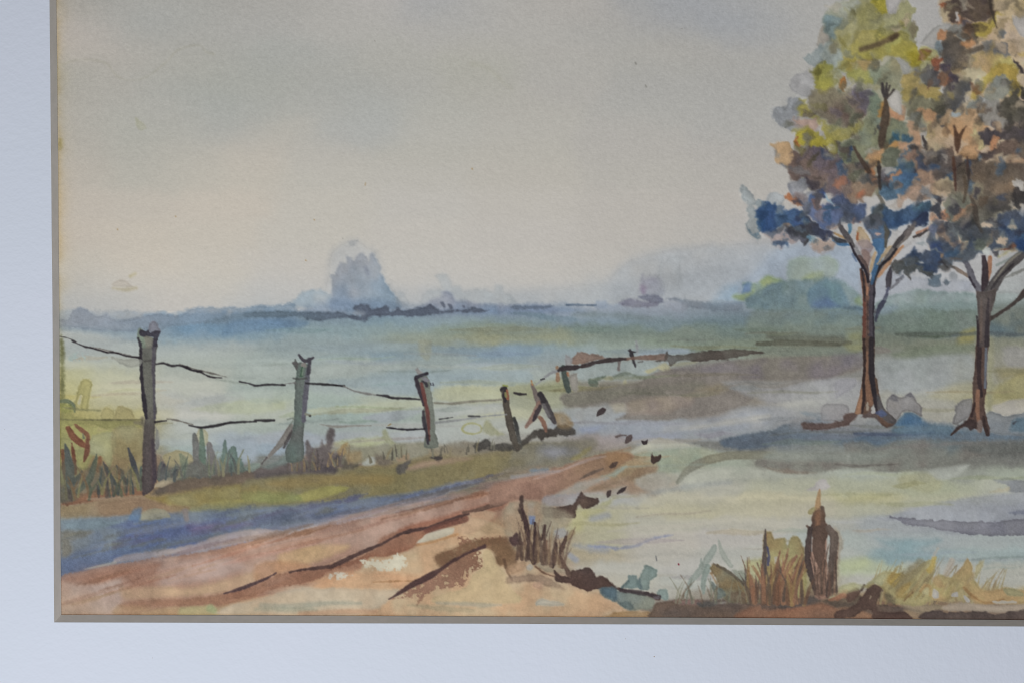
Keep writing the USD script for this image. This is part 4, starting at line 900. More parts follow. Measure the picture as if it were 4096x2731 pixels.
stroke('32', '950,-20,24 950,250,28 962,380,24 985,520,20 1002,650,14', (48, 43, 48), a=.92)
stroke('32', '880,-20,12 888,200,14 878,380,11 882,500,13 865,650,10', (56, 43, 42), a=.9)
poly('32', '1000,470 1030,520 1070,610 1170,722 1100,740 1010,640', (82, 80, 82), a=.85, soft=4)
poly('32', '985,650 1040,615 1090,660 1040,690', (76, 88, 124), a=.8, soft=5)
poly('32', '900,620 915,560 930,620 915,640', (160, 148, 130), a=.7, soft=3)
poly('32', '945,650 975,600 988,640 960,660', (166, 163, 160), a=.85, soft=3)

# left tree: light between the forks, branches
poly('31', '585,545 640,490 700,470 900,480 960,520 1040,560 1150,540 1250,550 1340,480 1480,470 1500,600 1360,640 1180,780 1080,930 1000,1000 900,940 840,800 700,660', (166, 164, 162), a=.8, soft=8, part='sky')
poly('31', '820,535 860,520 930,600 950,690 880,720 815,660', (164, 140, 106), a=.9, soft=4)
poly('31', '810,670 850,640 910,630 970,690 950,760 880,760', (140, 125, 128), a=.85, soft=6)
stroke('31', '825,580,9 820,630,12', (148, 80, 48), a=.85)
poly('31', '880,480 1060,430 1130,540 1090,690 1010,730 960,650 920,570', (74, 78, 96), a=.9, soft=5, c2=(66, 90, 116))
poly('31', '965,580 1000,565 1055,580 1000,605', (170, 140, 130), a=.85, soft=4)
poly('31', '950,640 1060,620 1080,700 1050,830 980,930 950,950 945,870 1000,760', (66, 108, 150), a=.88, soft=5)
poly('31', '1060,740 1110,690 1150,700 1080,780 1020,850 1000,860', (172, 150, 118), a=.85, soft=4)
stroke('31', '985,755,16 955,860,18 938,930,10', (180, 152, 114), a=.9)
poly('31', '860,720 940,760 930,860 900,900 860,820', (138, 112, 104), a=.8, soft=6)
stroke('31', '745,500,16 755,540,16 738,590,10', (66, 112, 142), a=.85)
stroke('31', '600,570,7 660,600,11 740,630,11', (164, 130, 86), a=.9)
stroke('31', '590,640,10 660,672,18 745,682,14', (56, 98, 138), a=.9)
stroke('31', '578,600,10 640,640,20 725,652,12', (58, 60, 66), a=.92)
stroke('31', '740,640,20 800,720,24 850,800,22', (128, 126, 128), a=.85)
stroke('31', '640,480,14 700,570,26 745,630,26 780,700,16', (86, 82, 82), a=.92)
stroke('31', '780,770,12 810,830,14', (92, 110, 138), a=.7, soft=4)
stroke('31', '840,800,24 890,880,26 915,960,20 920,1060,10', (96, 78, 74), a=.85)
stroke('31', '755,670,8 800,770,10 850,850,11 900,930,14 920,1020,12', (46, 42, 50), a=.92)
stroke('31', '1355,490,16 1280,580,34 1200,660,30 1130,760,28 1060,860,28 1000,930,26 970,1000,28', (106, 99, 94), a=.95)
stroke('31', '1240,690,12 1150,790,16 1080,885,18 1015,970,14', (170, 128, 96), a=.85)
stroke('31', '1370,575,14 1470,530,9', (164, 112, 84), a=.85)
stroke('31', '1480,540,7 1400,590,14 1340,610,10', (60, 53, 52), a=.92)
stroke('31', '1300,510,12 1240,600,20 1160,700,14', (68, 64, 66), a=.85)
stroke('31', '1180,720,7 1120,800,11 1040,870,15 985,960,17 965,1040,16', (44, 42, 48), a=.92)
stroke('31', '1000,880,12 970,960,18 955,1040,12', (62, 104, 144), a=.8)
stroke('31', '970,130,14 1010,200,22 1060,300,20 1085,400,20 1095,520,24 1080,700,14', (84, 78, 66), a=.8, soft=4)

# right tree: trunk
PART = 'tree1'
poly('31', '1700,800 1900,790 2200,700 2500,700 2500,1120 2080,1120 2000,1130 1900,1100 1840,980', (164, 163, 162), a=.6, soft=10, part='sky')
stroke('31', '1690,880,14 1780,935,20 1850,975,14', (124, 108, 96), a=.92)
stroke('31', '1820,840,24 1860,940,30 1880,1000,30 1945,1100,36', (92, 90, 98), a=.92)
stroke('31', '1850,980,8 1900,1070,10', (56, 50, 58), a=.8)
stroke('31', '2040,800,20 2030,920,24 2020,1000,12', (152, 104, 76), a=.9)
stroke('31', '1980,790,18 1995,900,28 1990,1000,34 1990,1120,30', (58, 48, 52), a=.95)
stroke('31', '2100,870,12 2250,800,16 2340,760,12', (132, 140, 136), a=.7, soft=4)
stroke('31', '2380,730,40 2220,870,44 2120,980,46 2060,1080,50 2010,1150,44', (78, 73, 72), a=.95)
stroke('31', '2330,740,12 2200,850,12 2080,1010,8', (124, 118, 106), a=.8)
stroke('31', '2250,860,10 2120,990,12 2050,1090,10', (52, 47, 50), a=.8)
stroke('31', '2370,900,14 2260,950,16 2170,985,8', (128, 128, 124), a=.85)
poly('31', '1910,1110 1990,1120 2092,1090 2070,1250 2040,1350 2022,1600 1918,1600 1930,1400 1925,1250', (94, 84, 80), a=.95, soft=3, rough=3)
poly('31', '1920,1150 2010,1140 2010,1230 1935,1250', (104, 108, 98), a=.7, soft=7)
stroke('31', '2050,1150,12 2040,1280,14', (72, 70, 84), a=.8)
stroke('31', '2010,1370,22 2008,1480,22 2005,1600,24', (58, 50, 52), a=.9)
stroke('31', '1918,1340,8 1930,1460,10 1928,1600,12', (52, 42, 46), a=.85)
stroke('31', '2380,1100,32 2280,1200,20 2160,1290,16 2020,1375,20', (66, 54, 50), a=.95)
poly('32', '1915,-20 2027,-20 2012,200 2012,400 1990,600 2035,800 2035,850 2008,857 1970,760 1960,830 1900,800 1820,765 1690,855 1700,820 1840,700 1880,540 1880,380 1900,200', (82, 61, 54), a=.95, soft=3, rough=3)
stroke('32', '2005,60,12 1998,250,14 1995,420,10', (100, 112, 128), a=.8)
stroke('32', '1945,-20,24 1935,300,22 1960,500,14', (52, 41, 44), a=.85)
stroke('32', '1930,450,18 1920,600,22 1935,720,14', (138, 96, 72), a=.9)
stroke('32', '1950,740,24 1940,810,24', (132, 116, 108), a=.7, soft=5)
poly('32', '1685,855 1720,800 1840,705 1905,735 1910,790 1860,812 1790,775', (64, 50, 48), a=.88, soft=4)
stroke('32', '1975,690,14 1995,780,14 2022,850,13', (60, 46, 44), a=.9)
stroke('32', '1900,560,10 1870,680,14', (56, 42, 42), a=.8)
PART = 'sapling'
stroke('31', '1260,960,8 1180,1040,12 1120,1090,12', (112, 112, 118), a=.85)
stroke('31', '1180,1010,10 1240,975,8', (96, 96, 102), a=.8)
stroke('31', '1130,900,16 1110,980,28 1105,1060,26', (68, 64, 70), a=.95)
stroke('31', '1105,1080,14 1080,1150,10 1050,1200,10', (78, 80, 98), a=.92)
stroke('31', '1100,1130,5 1080,1200,7', (80, 84, 100), a=.85)
stroke('31', '1060,1205,20 1030,1250,24 995,1340,16 990,1385,8', (64, 66, 84), a=.95)
stroke('31', '985,1280,8 980,1330,8', (80, 74, 80), a=.8)

# ---- left tree: crown
DEFER = []
PART = 'crown0'
poly('30', '560,120 720,10 960,-60 1240,-60 1300,200 1380,430 1400,620 1440,780 1590,800 1560,1050 1500,1210 1420,1420 1480,1568 1400,1700 900,1800 400,1750 220,1568 240,1350 300,1200 480,1160 380,1000 440,840 430,660 470,560 520,420 560,320 510,220', (140, 136, 112), a=.85, soft=7, c2=(128, 126, 108))
poly('30', '20,1035 40,975 150,960 182,908 290,905 300,960 270,1000 400,1060 480,1150 520,1280 400,1270 260,1240 120,1160 50,1100', (142, 145, 149), a=.92, soft=4, edge=.22)
poly('30', '195,775 215,720 300,670 400,640 450,640 460,760 440,850 300,880 240,845', (150, 149, 149), a=.92, soft=4, edge=.12)
poly('30', '328,530 430,470 470,430 480,560 460,610 380,595', (134, 142, 142), a=.9, soft=4)
poly('30', '480,400 560,370 640,400 700,500 700,640 680,690 560,620 470,590 460,480', (140, 150, 144), a=.85, soft=8, c2=(130, 142, 142))
poly('30', '455,420 465,330 480,270 520,250 556,310 550,370', (156, 149, 138), a=.85, soft=5, edge=.1)
poly('30', '515,140 560,70 640,20 720,10 880,-60 1080,-60 1090,110 1080,300 830,300 720,500 640,420 575,360 545,290 503,225', (130, 132, 116), a=.9, soft=5, c2=(142, 138, 102))
poly('30', '503,215 520,140 560,128 650,160 660,260 620,340 565,345 535,280', (112, 130, 134), a=.85, soft=9)
poly('30', '640,30 840,5 840,130 740,150 650,110', (146, 149, 140), a=.8, soft=14)
poly('30', '520,60 570,45 650,30 640,90 560,80', (158, 152, 140), a=.6, soft=6)
poly('30', '820,130 960,40 1080,110 1080,270 850,290', (128, 124, 82), a=.8, soft=14)
poly('30', '950,30 1000,-60 1090,-60 1100,112 1030,122', (152, 142, 58), a=.88, soft=6)
poly('30', '1082,-60 1230,-60 1205,55 1130,118 1095,110', (160, 157, 156), a=.95, soft=4, part='sky')
poly('30', '1222,10 1290,5 1352,38 1362,90 1300,165 1280,205 1120,265 1085,230 1140,130 1200,70', (142, 140, 104), a=.9, soft=4, edge=.08)
poly('30', '1200,310 1280,205 1360,240 1386,292 1362,360 1310,388', (138, 136, 104), a=.9, soft=4, edge=.1)
poly('30', '1110,270 1200,210 1272,192 1282,240 1180,290', (164, 150, 124), a=.85, soft=6)
poly('30', '830,290 1100,280 1250,330 1360,410 1390,470 1402,620 1320,600 1180,520 1000,530 850,560 700,570 690,500 760,430', (150, 141, 60), a=.92, soft=6, c2=(140, 131, 76))
poly('30', '1280,480 1398,480 1395,620 1290,580', (134, 121, 38), a=.75, soft=9)
poly('30', '680,560 840,620 950,680 955,760 900,790 790,742 700,680', (138, 136, 74), a=.88, soft=7)
poly('30', '830,560 1000,520 1000,580 900,650 840,610', (150, 124, 72), a=.8, soft=8)
poly('30', '690,500 780,520 830,600 720,650 680,590', (138, 122, 66), a=.7, soft=9)
stroke('30', '855,460,22 1000,412,26 1100,372,26 1185,325,22', (94, 80, 60), a=.88, soft=8)
stroke('30', '1130,360,20 1175,330,22', (72, 58, 44), a=.75, soft=7)
poly('30', '1390,430 1480,425 1550,470 1545,560 1480,625 1400,630', (154, 150, 108), a=.92, soft=5)
poly('30', '415,670 450,600 520,578 600,620 622,720 600,830 500,862 450,800', (152, 143, 52), a=.95, soft=5, c2=(134, 132, 66))
poly('30', '610,600 720,650 710,720 660,790 600,800', (142, 143, 112), a=.75, soft=8)
poly('30', '940,650 1020,590 1100,560 1200,585 1240,680 1230,800 1245,900 1150,815 1000,840 960,760', (122, 126, 106), a=.88, soft=7, c2=(138, 130, 100))
poly('30', '930,660 1010,600 1050,640 990,760 960,760', (112, 120, 104), a=.7, soft=9)
poly('30', '1235,700 1340,640 1400,680 1420,785 1592,792 1590,912 1400,912 1245,940', (148, 130, 70), a=.92, soft=5, c2=(154, 134, 84))
poly('30', '1240,820 1340,800 1390,900 1300,930 1240,930', (126, 116, 72), a=.6, soft=9)
poly('30', '1168,530 1240,570 1305,612 1295,650 1250,688 1222,620', (156, 155, 150), a=.95, soft=3, part='sky')
poly('30', '1345,630 1365,620 1380,640 1360,650', (150, 150, 146), a=.9, soft=3, part='sky')
poly('30', '370,900 420,830 560,800 700,800 830,800 900,860 920,960 890,1060 800,1140 640,1190 500,1100 400,1000', (114, 106, 86), a=.9, soft=9, c2=(96, 84, 76), g='560,860 760,1060')
poly('30', '540,1020 700,980 880,980 880,1060 780,1120 620,1080', (98, 80, 74), a=.65, soft=14)
poly('30', '750,840 800,800 850,805 905,860 935,960 900,1040 840,980', (94, 90, 106), a=.8, soft=10)
poly('30', '730,790 800,780 900,830 975,820 985,860 930,935 890,860 820,800', (162, 157, 154), a=.92, soft=4, part='sky')
poly('30', '675,670 715,668 745,730 780,770 730,790 700,720', (164, 162, 158), a=.85, soft=3, part='sky')
poly('30', '668,800 675,730 700,708 725,720 735,820', (154, 100, 50), a=.9, soft=4)
poly('30', '938,940 965,870 985,868 982,920 955,955', (168, 126, 58), a=.9, soft=4)
poly('30', '248,990 290,918 370,920 400,1000 420,1050 520,1150 620,1180 800,1145 832,1165 790,1235 640,1312 540,1345 520,1250 450,1120 370,1060 310,1050', (152, 143, 62), a=.88, soft=6, c2=(136, 128, 74))
poly('30', '560,1130 700,1140 740,1190 600,1250 540,1200', (120, 122, 96), a=.6, soft=9)
poly('30', '222,1080 330,1060 460,1118 450,1195 350,1205 280,1160', (160, 135, 122), a=.9, soft=5)
poly('30', '310,1050 360,1030 400,1070 330,1090', (158, 154, 148), a=.7, soft=3)
poly('30', '440,1200 450,1160 490,1148 520,1250 510,1275', (166, 161, 156), a=.9, soft=3)
poly('30', '750,1130 770,1110 810,1130 800,1165 770,1165', (166, 160, 152), a=.85, soft=3)
poly('30', '250,1250 300,1200 380,1190 470,1228 535,1290 545,1365 400,1372 300,1342', (154, 143, 56), a=.95, soft=4, edge=.08)
poly('30', '232,1300 260,1262 292,1332 250,1332', (152, 95, 52), a=.92, soft=4)
poly('30', '8,1332 30,1304 172,1308 212,1350 232,1392 205,1480 212,1568 172,1545 150,1490 110,1512 60,1472 75,1400 60,1360', (168, 140, 106), a=.9, soft=4, edge=.1, c2=(162, 122, 76))
poly('30', '980,830 1040,900 1050,1000 1080,1080 1250,1095 1302,1200 1315,1310 1150,1320 1000,1345 900,1400 880,1510 740,1510 610,1500 605,1340 800,1262 835,1170 900,1080 920,960', (98, 108, 98), a=.92, soft=6, c2=(114, 116, 92))
poly('30', '930,860 1000,830 1040,900 1040,980 990,1060 930,1000', (104, 116, 102), a=.7, soft=7)
poly('30', '1142,1240 1200,1228 1208,1300 1160,1312', (58, 90, 108), a=.85, soft=6)
poly('30', '1240,1230 1300,1218 1318,1290 1270,1362 1240,1330', (58, 86, 106), a=.88, soft=5)
poly('30', '1095,915 1170,818 1202,830 1222,920 1242,990 1232,1042 1150,1012 1108,970', (164, 160, 155), a=.95, soft=3, part='sky')
poly('30', '1000,1045 1030,950 1060,915 1072,980 1050,1058', (160, 120, 68), a=.9, soft=4)
poly('30', '1105,990 1170,1020 1240,1040 1280,1072 1200,1092 1110,1072', (170, 128, 98), a=.92, soft=4)
poly('30', '1225,960 1255,960 1270,1060 1235,1050', (160, 120, 92), a=.8, soft=4)
poly('30', '1280,1150 1310,1090 1390,1130 1402,1200 1442,1240 1400,1300 1430,1385 1350,1425 1200,1390 1180,1330 1320,1300', (164, 132, 106), a=.92, soft=5)
poly('30', '1180,1420 1350,1390 1430,1400 1500,1510 1400,1600 1300,1570 1300,1490', (132, 108, 94), a=.85, soft=7)
poly('30', '890,1450 960,1400 1040,1370 1120,1318 1190,1330 1180,1385 1060,1400 1030,1490 930,1520', (170, 128, 70), a=.9, soft=5, c2=(166, 130, 96))
poly('30', '1035,1405 1120,1378 1202,1400 1190,1462 1150,1540 1050,1520', (94, 98, 84), a=.9, soft=5)
poly('30', '1240,925 1330,908 1420,915 1545,920 1540,992 1500,1012 1350,1022 1260,980', (118, 115, 94), a=.9, soft=6)
poly('30', '1320,1022 1500,1010 1565,1040 1560,1160 1500,1150 1400,1062', (166, 130, 98), a=.9, soft=5)
poly('30', '1275,1060 1330,1040 1400,1070 1480,1160 1500,1212 1440,1242 1400,1190 1330,1100', (112, 112, 104), a=.9, soft=5)
poly('30', '1490,1110 1560,1160 1640,1200 1702,1212 1600,1302 1500,1322 1450,1260', (172, 152, 110), a=.9, soft=5)
poly('30', '1395,1232 1450,1218 1472,1300 1500,1320 1592,1310 1572,1400 1500,1525 1450,1442 1420,1350', (168, 163, 155), a=.95, soft=3, part='sky')
poly('30', '1490,1400 1530,1320 1590,1308 1555,1400 1510,1450', (146, 146, 146), a=.88, soft=4)
poly('30', '1412,1262 1450,1258 1478,1312 1440,1392 1428,1330', (66, 60, 58), a=.95, soft=3)
poly('30', '1520,1300 1545,1225 1585,1290 1560,1310', (134, 132, 122), a=.85, soft=4)
poly('30', '200,1450 232,1378 330,1368 540,1390 630,1420 700,1500 640,1640 210,1640', (100, 84, 78), a=.92, soft=6, c2=(90, 84, 96))
poly('30', '240,1342 340,1340 345,1372 325,1412 250,1382', (150, 146, 140), a=.9, soft=4)
poly('30', '728,1402 760,1378 780,1400 765,1462 738,1472', (50, 68, 102), a=.92, soft=4)
poly('30', '635,1510 690,1478 682,1542 650,1568', (58, 82, 102), a=.88, soft=4)
poly('30', '770,1500 840,1490 930,1530 900,1620 740,1620 700,1560', (92, 78, 70), a=.85, soft=6)
stroke('30', '788,1352,9 830,1430,16 880,1510,20 930,1580,20', (74, 60, 52), a=.92)
stroke('30', '1015,1490,14 1020,1550,18 1024,1640,10 1032,1740,12', (64, 57, 52), a=.92)
poly('30', '1150,1540 1200,1490 1310,1478 1355,1560 1300,1620 1150,1600', (68, 90, 104), a=.9, soft=6, c2=(96, 114, 112))
stroke('30', '1050,770,14 1058,850,20 1075,910,10', (60, 55, 56), a=.95)
stroke('30', '1090,768,12 1085,850,15 1078,905,10', (60, 55, 56), a=.95)
stroke('30', '1118,790,11 1100,850,13 1082,905,8', (66, 60, 58), a=.95)
stroke('30', '1158,825,9 1112,880,13 1085,915,8', (66, 60, 58), a=.95)
stroke('30', '1075,905,9 1085,960,22 1080,1060,36 1060,1180,36 1045,1280,32 1040,1345,22', (76, 64, 54), a=.92)
stroke('30', '1015,1165,14 1020,1180,14', (70, 72, 74), a=.85)
poly('30', '955,1270 980,1200 990,1240 965,1280', (78, 78, 70), a=.85, soft=4)
# crown, lower half
poly('31', '215,-40 720,-40 765,240 700,330 600,240 450,170 340,150 360,70 260,60', (104, 90, 84), a=.9, soft=6, c2=(86, 80, 96))
poly('31', '700,-40 900,-40 990,80 1005,150 960,200 900,250 850,300 780,315 740,260 760,130', (138, 110, 90), a=.9, soft=6, c2=(112, 104, 92))
poly('31', '815,190 880,188 872,255 820,245', (184, 106, 74), a=.75, soft=9)
poly('31', '780,-20 1000,20 960,90 820,90', (112, 120, 112), a=.7, soft=8)
poly('31', '1010,60 1080,-20 1250,-40 1400,10 1390,90 1340,140 1300,220 1180,262 1090,282 1030,200', (82, 104, 120), a=.9, soft=6, c2=(66, 92, 122))
poly('31', '1030,110 1200,105 1330,112 1280,222 1180,262 1040,240', (72, 100, 124), a=.75, soft=7)
poly('31', '890,-20 955,-30 1002,60 990,135 940,92', (170, 114, 76), a=.9, soft=4)
poly('31', '1012,-20 1150,-30 1065,72 1018,62', (168, 163, 158), a=.9, soft=3, part='sky')
poly('31', '1040,95 1185,-5 1192,30 1082,112', (172, 126, 94), a=.92, soft=4)
stroke('31', '1018,-30,12 1022,60,14 1028,150,8', (62, 56, 54), a=.92)
poly('31', '1340,-40 1600,-40 1640,60 1560,180 1500,250 1380,285 1300,270 1250,292 1200,232 1280,205 1330,140 1380,90', (140, 116, 98), a=.9, soft=6, c2=(156, 128, 108))
poly('31', '1340,105 1368,115 1352,158', (170, 166, 160), a=.9, soft=3)
poly('31', '1585,100 1635,-10 1682,60 1640,122', (166, 162, 146), a=.9, soft=4)
poly('31', '1430,180 1500,110 1510,150 1470,210', (170, 160, 148), a=.7, soft=5)
poly('31', '1085,322 1170,290 1190,225 1215,220 1235,280 1278,300 1220,332 1200,352 1110,338', (178, 172, 165), a=.92, soft=3, part='sky')
poly('31', '1180,230 1215,218 1235,290 1200,330', (160, 132, 112), a=.8, soft=4)
poly('31', '940,430 960,330 1060,308 1100,345 1200,362 1330,300 1480,288 1505,340 1480,420 1510,470 1420,505 1330,482 1200,530 1110,540 1060,470', (66, 92, 120), a=.92, soft=6, c2=(58, 74, 98))
poly('31', '1330,310 1470,295 1490,345 1400,380', (94, 122, 130), a=.7, soft=7)
poly('31', '930,430 980,330 1060,300 1080,440 1000,480', (98, 96, 88), a=.8, soft=7)
poly('31', '1320,480 1400,410 1470,395 1515,450 1470,485 1360,525', (52, 56, 74), a=.9, soft=5)
poly('31', '560,262 680,235 760,300 890,308 895,380 865,430 760,445 640,445 620,340', (68, 80, 110), a=.92, soft=6, c2=(78, 82, 96))
poly('31', '860,420 960,400 1060,440 1060,540 960,560 890,500', (88, 84, 86), a=.85, soft=7)
poly('31', '640,440 760,400 870,440 880,480 780,470 650,490', (84, 84, 92), a=.8, soft=7)
poly('31', '765,480 770,430 800,440 880,470 820,480', (168, 122, 98), a=.85, soft=4)
poly('31', '-20,300 0,220 80,198 138,240 132,300 60,315', (152, 156, 158), a=.9, soft=4, edge=.1)
poly('31', '-120,410 -90,340 0,284 40,300 60,362 85,310 130,330 152,362 260,358 330,400 342,500 290,565 180,545 60,512 -60,562 -105,520', (58, 86, 128), a=.95, soft=5, c2=(72, 92, 118))
poly('31', '-20,350 40,360 80,350 140,380 60,420 -10,420', (110, 132, 150), a=.6, soft=8)
poly('31', '210,480 260,440 260,370 300,380 340,500 290,560', (66, 78, 108), a=.7, soft=7)
poly('31', '148,232 200,200 260,230 330,262 295,332 200,290', (164, 108, 76), a=.92, soft=4, edge=.1)
poly('31', '178,130 220,82 330,88 372,150 350,190 450,180 470,275 340,332 290,282 210,212', (138, 140, 147), a=.85, soft=4, edge=.2)
poly('31', '240,210 330,195 365,240 345,290 290,290', (140, 122, 118), a=.7, soft=5)
poly('31', '452,190 500,158 532,200 512,255 465,242', (56, 74, 118), a=.9, soft=5)
poly('31', '368,240 410,212 442,240 432,295 380,302', (74, 96, 134), a=.85, soft=6)
poly('31', '518,212 560,262 602,318 555,290 530,262', (146, 168, 180), a=.9, soft=3)
poly('31', '295,340 420,288 560,298 642,380 642,470 560,535 480,515 400,425', (100, 108, 137), a=.92, soft=5, edge=.12, c2=(108, 112, 132))
poly('31', '455,380 500,342 535,400 500,465 430,432', (142, 126, 130), a=.75, soft=7)
poly('31', '165,540 250,528 330,505 330,420 385,420 470,512 580,545 592,590 530,632 430,592 370,602 330,684 260,652 190,602', (66, 63, 76), a=.95, soft=5, c2=(82, 74, 72))
poly('31', '230,530 330,540 310,560 250,555', (112, 118, 122), a=.6, soft=4)
poly('31', '80,570 150,510 250,520 165,560', (172, 134, 108), a=.85, soft=4)
poly('31', '85,560 130,505 150,545', (168, 164, 160), a=.8, soft=4)
poly('31', '-60,560 40,560 170,570 300,645 200,682 100,715 50,662', (146, 118, 102), a=.8, soft=7, c2=(132, 122, 128))
poly('31', '340,620 400,590 480,640 430,705 380,680', (120, 140, 148), a=.85, soft=5)
poly('31', '380,690 450,620 540,600 580,640 608,695 480,768 410,722', (158, 132, 114), a=.85, soft=6, c2=(140, 120, 108))
poly('21', '2085,205 2110,133 2170,180 2222,250 2215,330 2245,420 2285,560 2288,620 2262,657 2190,602 2145,500 2180,450 2150,370 2165,322 2110,275', (142, 148, 149), a=.92, soft=4, edge=.16)
poly('21', '2215,290 2255,255 2300,280 2320,330 2260,350', (138, 148, 152), a=.9, soft=4)
poly('21', '2230,450 2230,360 2260,325 2351,280 2420,340 2420,560 2300,570 2260,500', (58, 88, 124), a=.92, soft=7, c2=(64, 82, 116))
stroke('31', '650,490,14 700,570,24 742,625,20', (84, 80, 82), a=.9, part='tree0')
stroke('31', '1350,490,14 1280,580,30', (100, 92, 90), a=.9, part='tree0')

# ---- right tree: crown
PART = 'crown1'
poly('30', '1560,30 1640,-200 2080,-260 2500,-200 2700,0 2700,1700 2600,2250 2300,2300 2000,2300 1700,2400 1480,2300 1500,1900 1540,1568 1440,1440 1500,1230 1560,1050 1590,870 1640,780 1560,640 1600,480 1620,280', (162, 138, 112), a=.85, soft=6, c2=(158, 144, 118))
poly('30', '1390,400 1560,230 1700,230 1580,420 1590,560 1540,470 1400,420', (158, 156, 152), a=.95, soft=5, part='sky')
poly('30', '2100,-60 2500,-100 2500,120 2300,140 2240,200 2160,240 2090,120', (164, 147, 108), a=.85, soft=9, c2=(158, 142, 122))
poly('30', '2240,200 2300,158 2400,140 2450,420 2351,350 2285,285', (160, 157, 154), a=.92, soft=4, part='sky')
poly('30', '1612,40 1700,-20 1800,-100 2040,-120 2060,120 2040,185 1950,215 1870,212 1800,172 1750,212 1690,218 1650,132', (68, 58, 58), a=.95, soft=6, c2=(86, 74, 62))
poly('30', '1840,60 2000,40 2040,150 1950,200 1850,160', (90, 78, 64), a=.6, soft=9)
stroke('30', '2030,-40,16 2050,80,12 2080,190,10 2105,270,5', (64, 56, 50), a=.8)
poly('30', '1562,62 1600,24 1645,70 1622,102', (144, 92, 66), a=.92, soft=4)
poly('30', '1740,225 1770,150 1820,200 1862,272 1820,285 1720,265', (170, 120, 88), a=.9, soft=5)
poly('30', '1738,150 1772,148 1775,200 1745,205', (178, 173, 168), a=.95, soft=3, part='sky')
poly('30', '2055,120 2112,130 2105,292 1990,335 1900,355 1845,292 1900,232 2040,182', (132, 114, 54), a=.9, soft=5, c2=(146, 134, 66))
poly('30', '1920,240 2030,230 2040,260 1920,300', (90, 78, 52), a=.7, soft=6)
poly('30', '1600,400 1640,280 1720,290 1790,400 1885,470 1850,560 1835,645 1760,685 1660,645 1590,562 1600,480', (92, 83, 72), a=.95, soft=5, c2=(80, 76, 74))
poly('30', '1640,270 1720,235 1790,250 1760,290 1700,300', (130, 128, 122), a=.85, soft=4)
poly('30', '1537,410 1600,385 1612,480 1570,522 1545,472', (122, 132, 136), a=.92, soft=4)
poly('30', '1550,320 1580,278 1640,288 1622,362 1570,382', (166, 124, 92), a=.92, soft=4)
poly('30', '1735,310 1800,268 1838,340 1790,392', (152, 160, 158), a=.92, soft=4)
poly('30', '1788,220 1840,213 1848,262 1820,302 1790,262', (72, 78, 94), a=.92, soft=4)
poly('30', '1848,310 1940,330 1932,392 1880,372', (68, 60, 44), a=.85, soft=6)
poly('30', '1765,405 1880,350 1935,392 1860,475 1790,435', (156, 116, 82), a=.92, soft=4)
poly('30', '2130,300 2160,273 2188,310 2170,362 2140,332', (96, 105, 114), a=.95, soft=4)
poly('30', '1945,400 2020,373 2110,400 2160,408 2202,480 2230,532 2160,548 2050,492 1960,472 1850,508 1850,468', (116, 114, 110), a=.92, soft=4, edge=.1)
poly('30', '2060,450 2150,398 2202,480 2165,515', (94, 95, 100), a=.8, soft=6)
stroke('30', '1800,490,20 1960,440,26', (92, 82, 70), a=.8, soft=5)
poly('30', '1865,500 2000,480 2100,520 2240,560 2290,660 2200,725 2050,685 1900,645', (162, 138, 96), a=.85, soft=7, c2=(156, 146, 92))
poly('30', '1785,680 1850,628 1960,628 2028,690 2012,745 1880,832 1825,760', (170, 160, 132), a=.92, soft=4)
poly('30', '2000,680 2120,600 2280,640 2300,760 2400,830 2230,905 2050,745 1965,885 1870,915 1890,850', (158, 143, 74), a=.9, soft=5, c2=(148, 128, 66))
poly('30', '2000,830 2060,740 2150,708 2225,740 2232,812 2120,922 2060,965 1985,1000 1960,950', (124, 124, 112), a=.92, soft=5, c2=(116, 118, 112))
poly('30', '1488,580 1530,538 1592,550 1592,622 1550,655', (126, 76, 56), a=.95, soft=4)
poly('30', '1575,620 1690,598 1732,680 1765,760 1720,802 1640,722', (70, 63, 72), a=.95, soft=5)
poly('30', '1388,680 1440,630 1520,628 1572,680 1605,712 1562,792 1480,818 1420,772', (94, 94, 90), a=.95, soft=4, c2=(70, 66, 70), g='1420,760 1560,700')
poly('30', '1555,680 1640,688 1692,760 1650,798 1590,772', (134, 90, 64), a=.92, soft=4)
poly('30', '1585,870 1640,790 1740,770 1850,728 1885,800 1835,900 1812,942 1700,1045 1620,1065 1545,1055 1540,940', (92, 88, 78), a=.92, soft=6, c2=(78, 78, 80))
poly('30', '1515,940 1600,908 1622,1000 1560,1065', (64, 60, 54), a=.85, soft=7)
poly('30', '1735,985 1830,922 1812,992 1750,1015', (92, 94, 98), a=.92, soft=4)
poly('30', '1622,1050 1782,1043 1712,1105', (154, 164, 168), a=.95, soft=3)
poly('30', '1555,1060 1632,1050 1655,1205 1600,1202 1550,1132', (86, 86, 82), a=.92, soft=5)
poly('30', '1590,1170 1660,1190 1650,1212 1610,1205', (66, 62, 66), a=.85, soft=4)
poly('30', '1800,910 1850,868 1868,880 1850,945', (170, 162, 150), a=.92, soft=3, part='sky')
poly('30', '1700,1100 1850,1010 1940,958 1960,1080 2060,1150 1950,1205 1850,1292 1700,1232 1655,1170', (164, 128, 92), a=.9, soft=5, c2=(168, 138, 106))
poly('30', '1820,1060 1860,940 1920,920 1880,1010', (120, 128, 126), a=.85, soft=4)
poly('30', '1935,905 1990,905 1990,950 1960,960', (160, 162, 160), a=.9, soft=3, part='sky')
poly('30', '1935,960 2050,928 2112,900 2125,1020 2215,1120 2100,1172 1990,1132 1928,1060', (126, 123, 118), a=.92, soft=4, edge=.08)
poly('30', '1750,1400 1850,1290 1960,1238 2045,1320 1950,1362 1962,1450 1850,1482', (158, 124, 90), a=.9, soft=5)
poly('30', '1878,1230 1920,1188 1962,1260 1995,1332 1950,1342', (172, 162, 120), a=.92, soft=4)
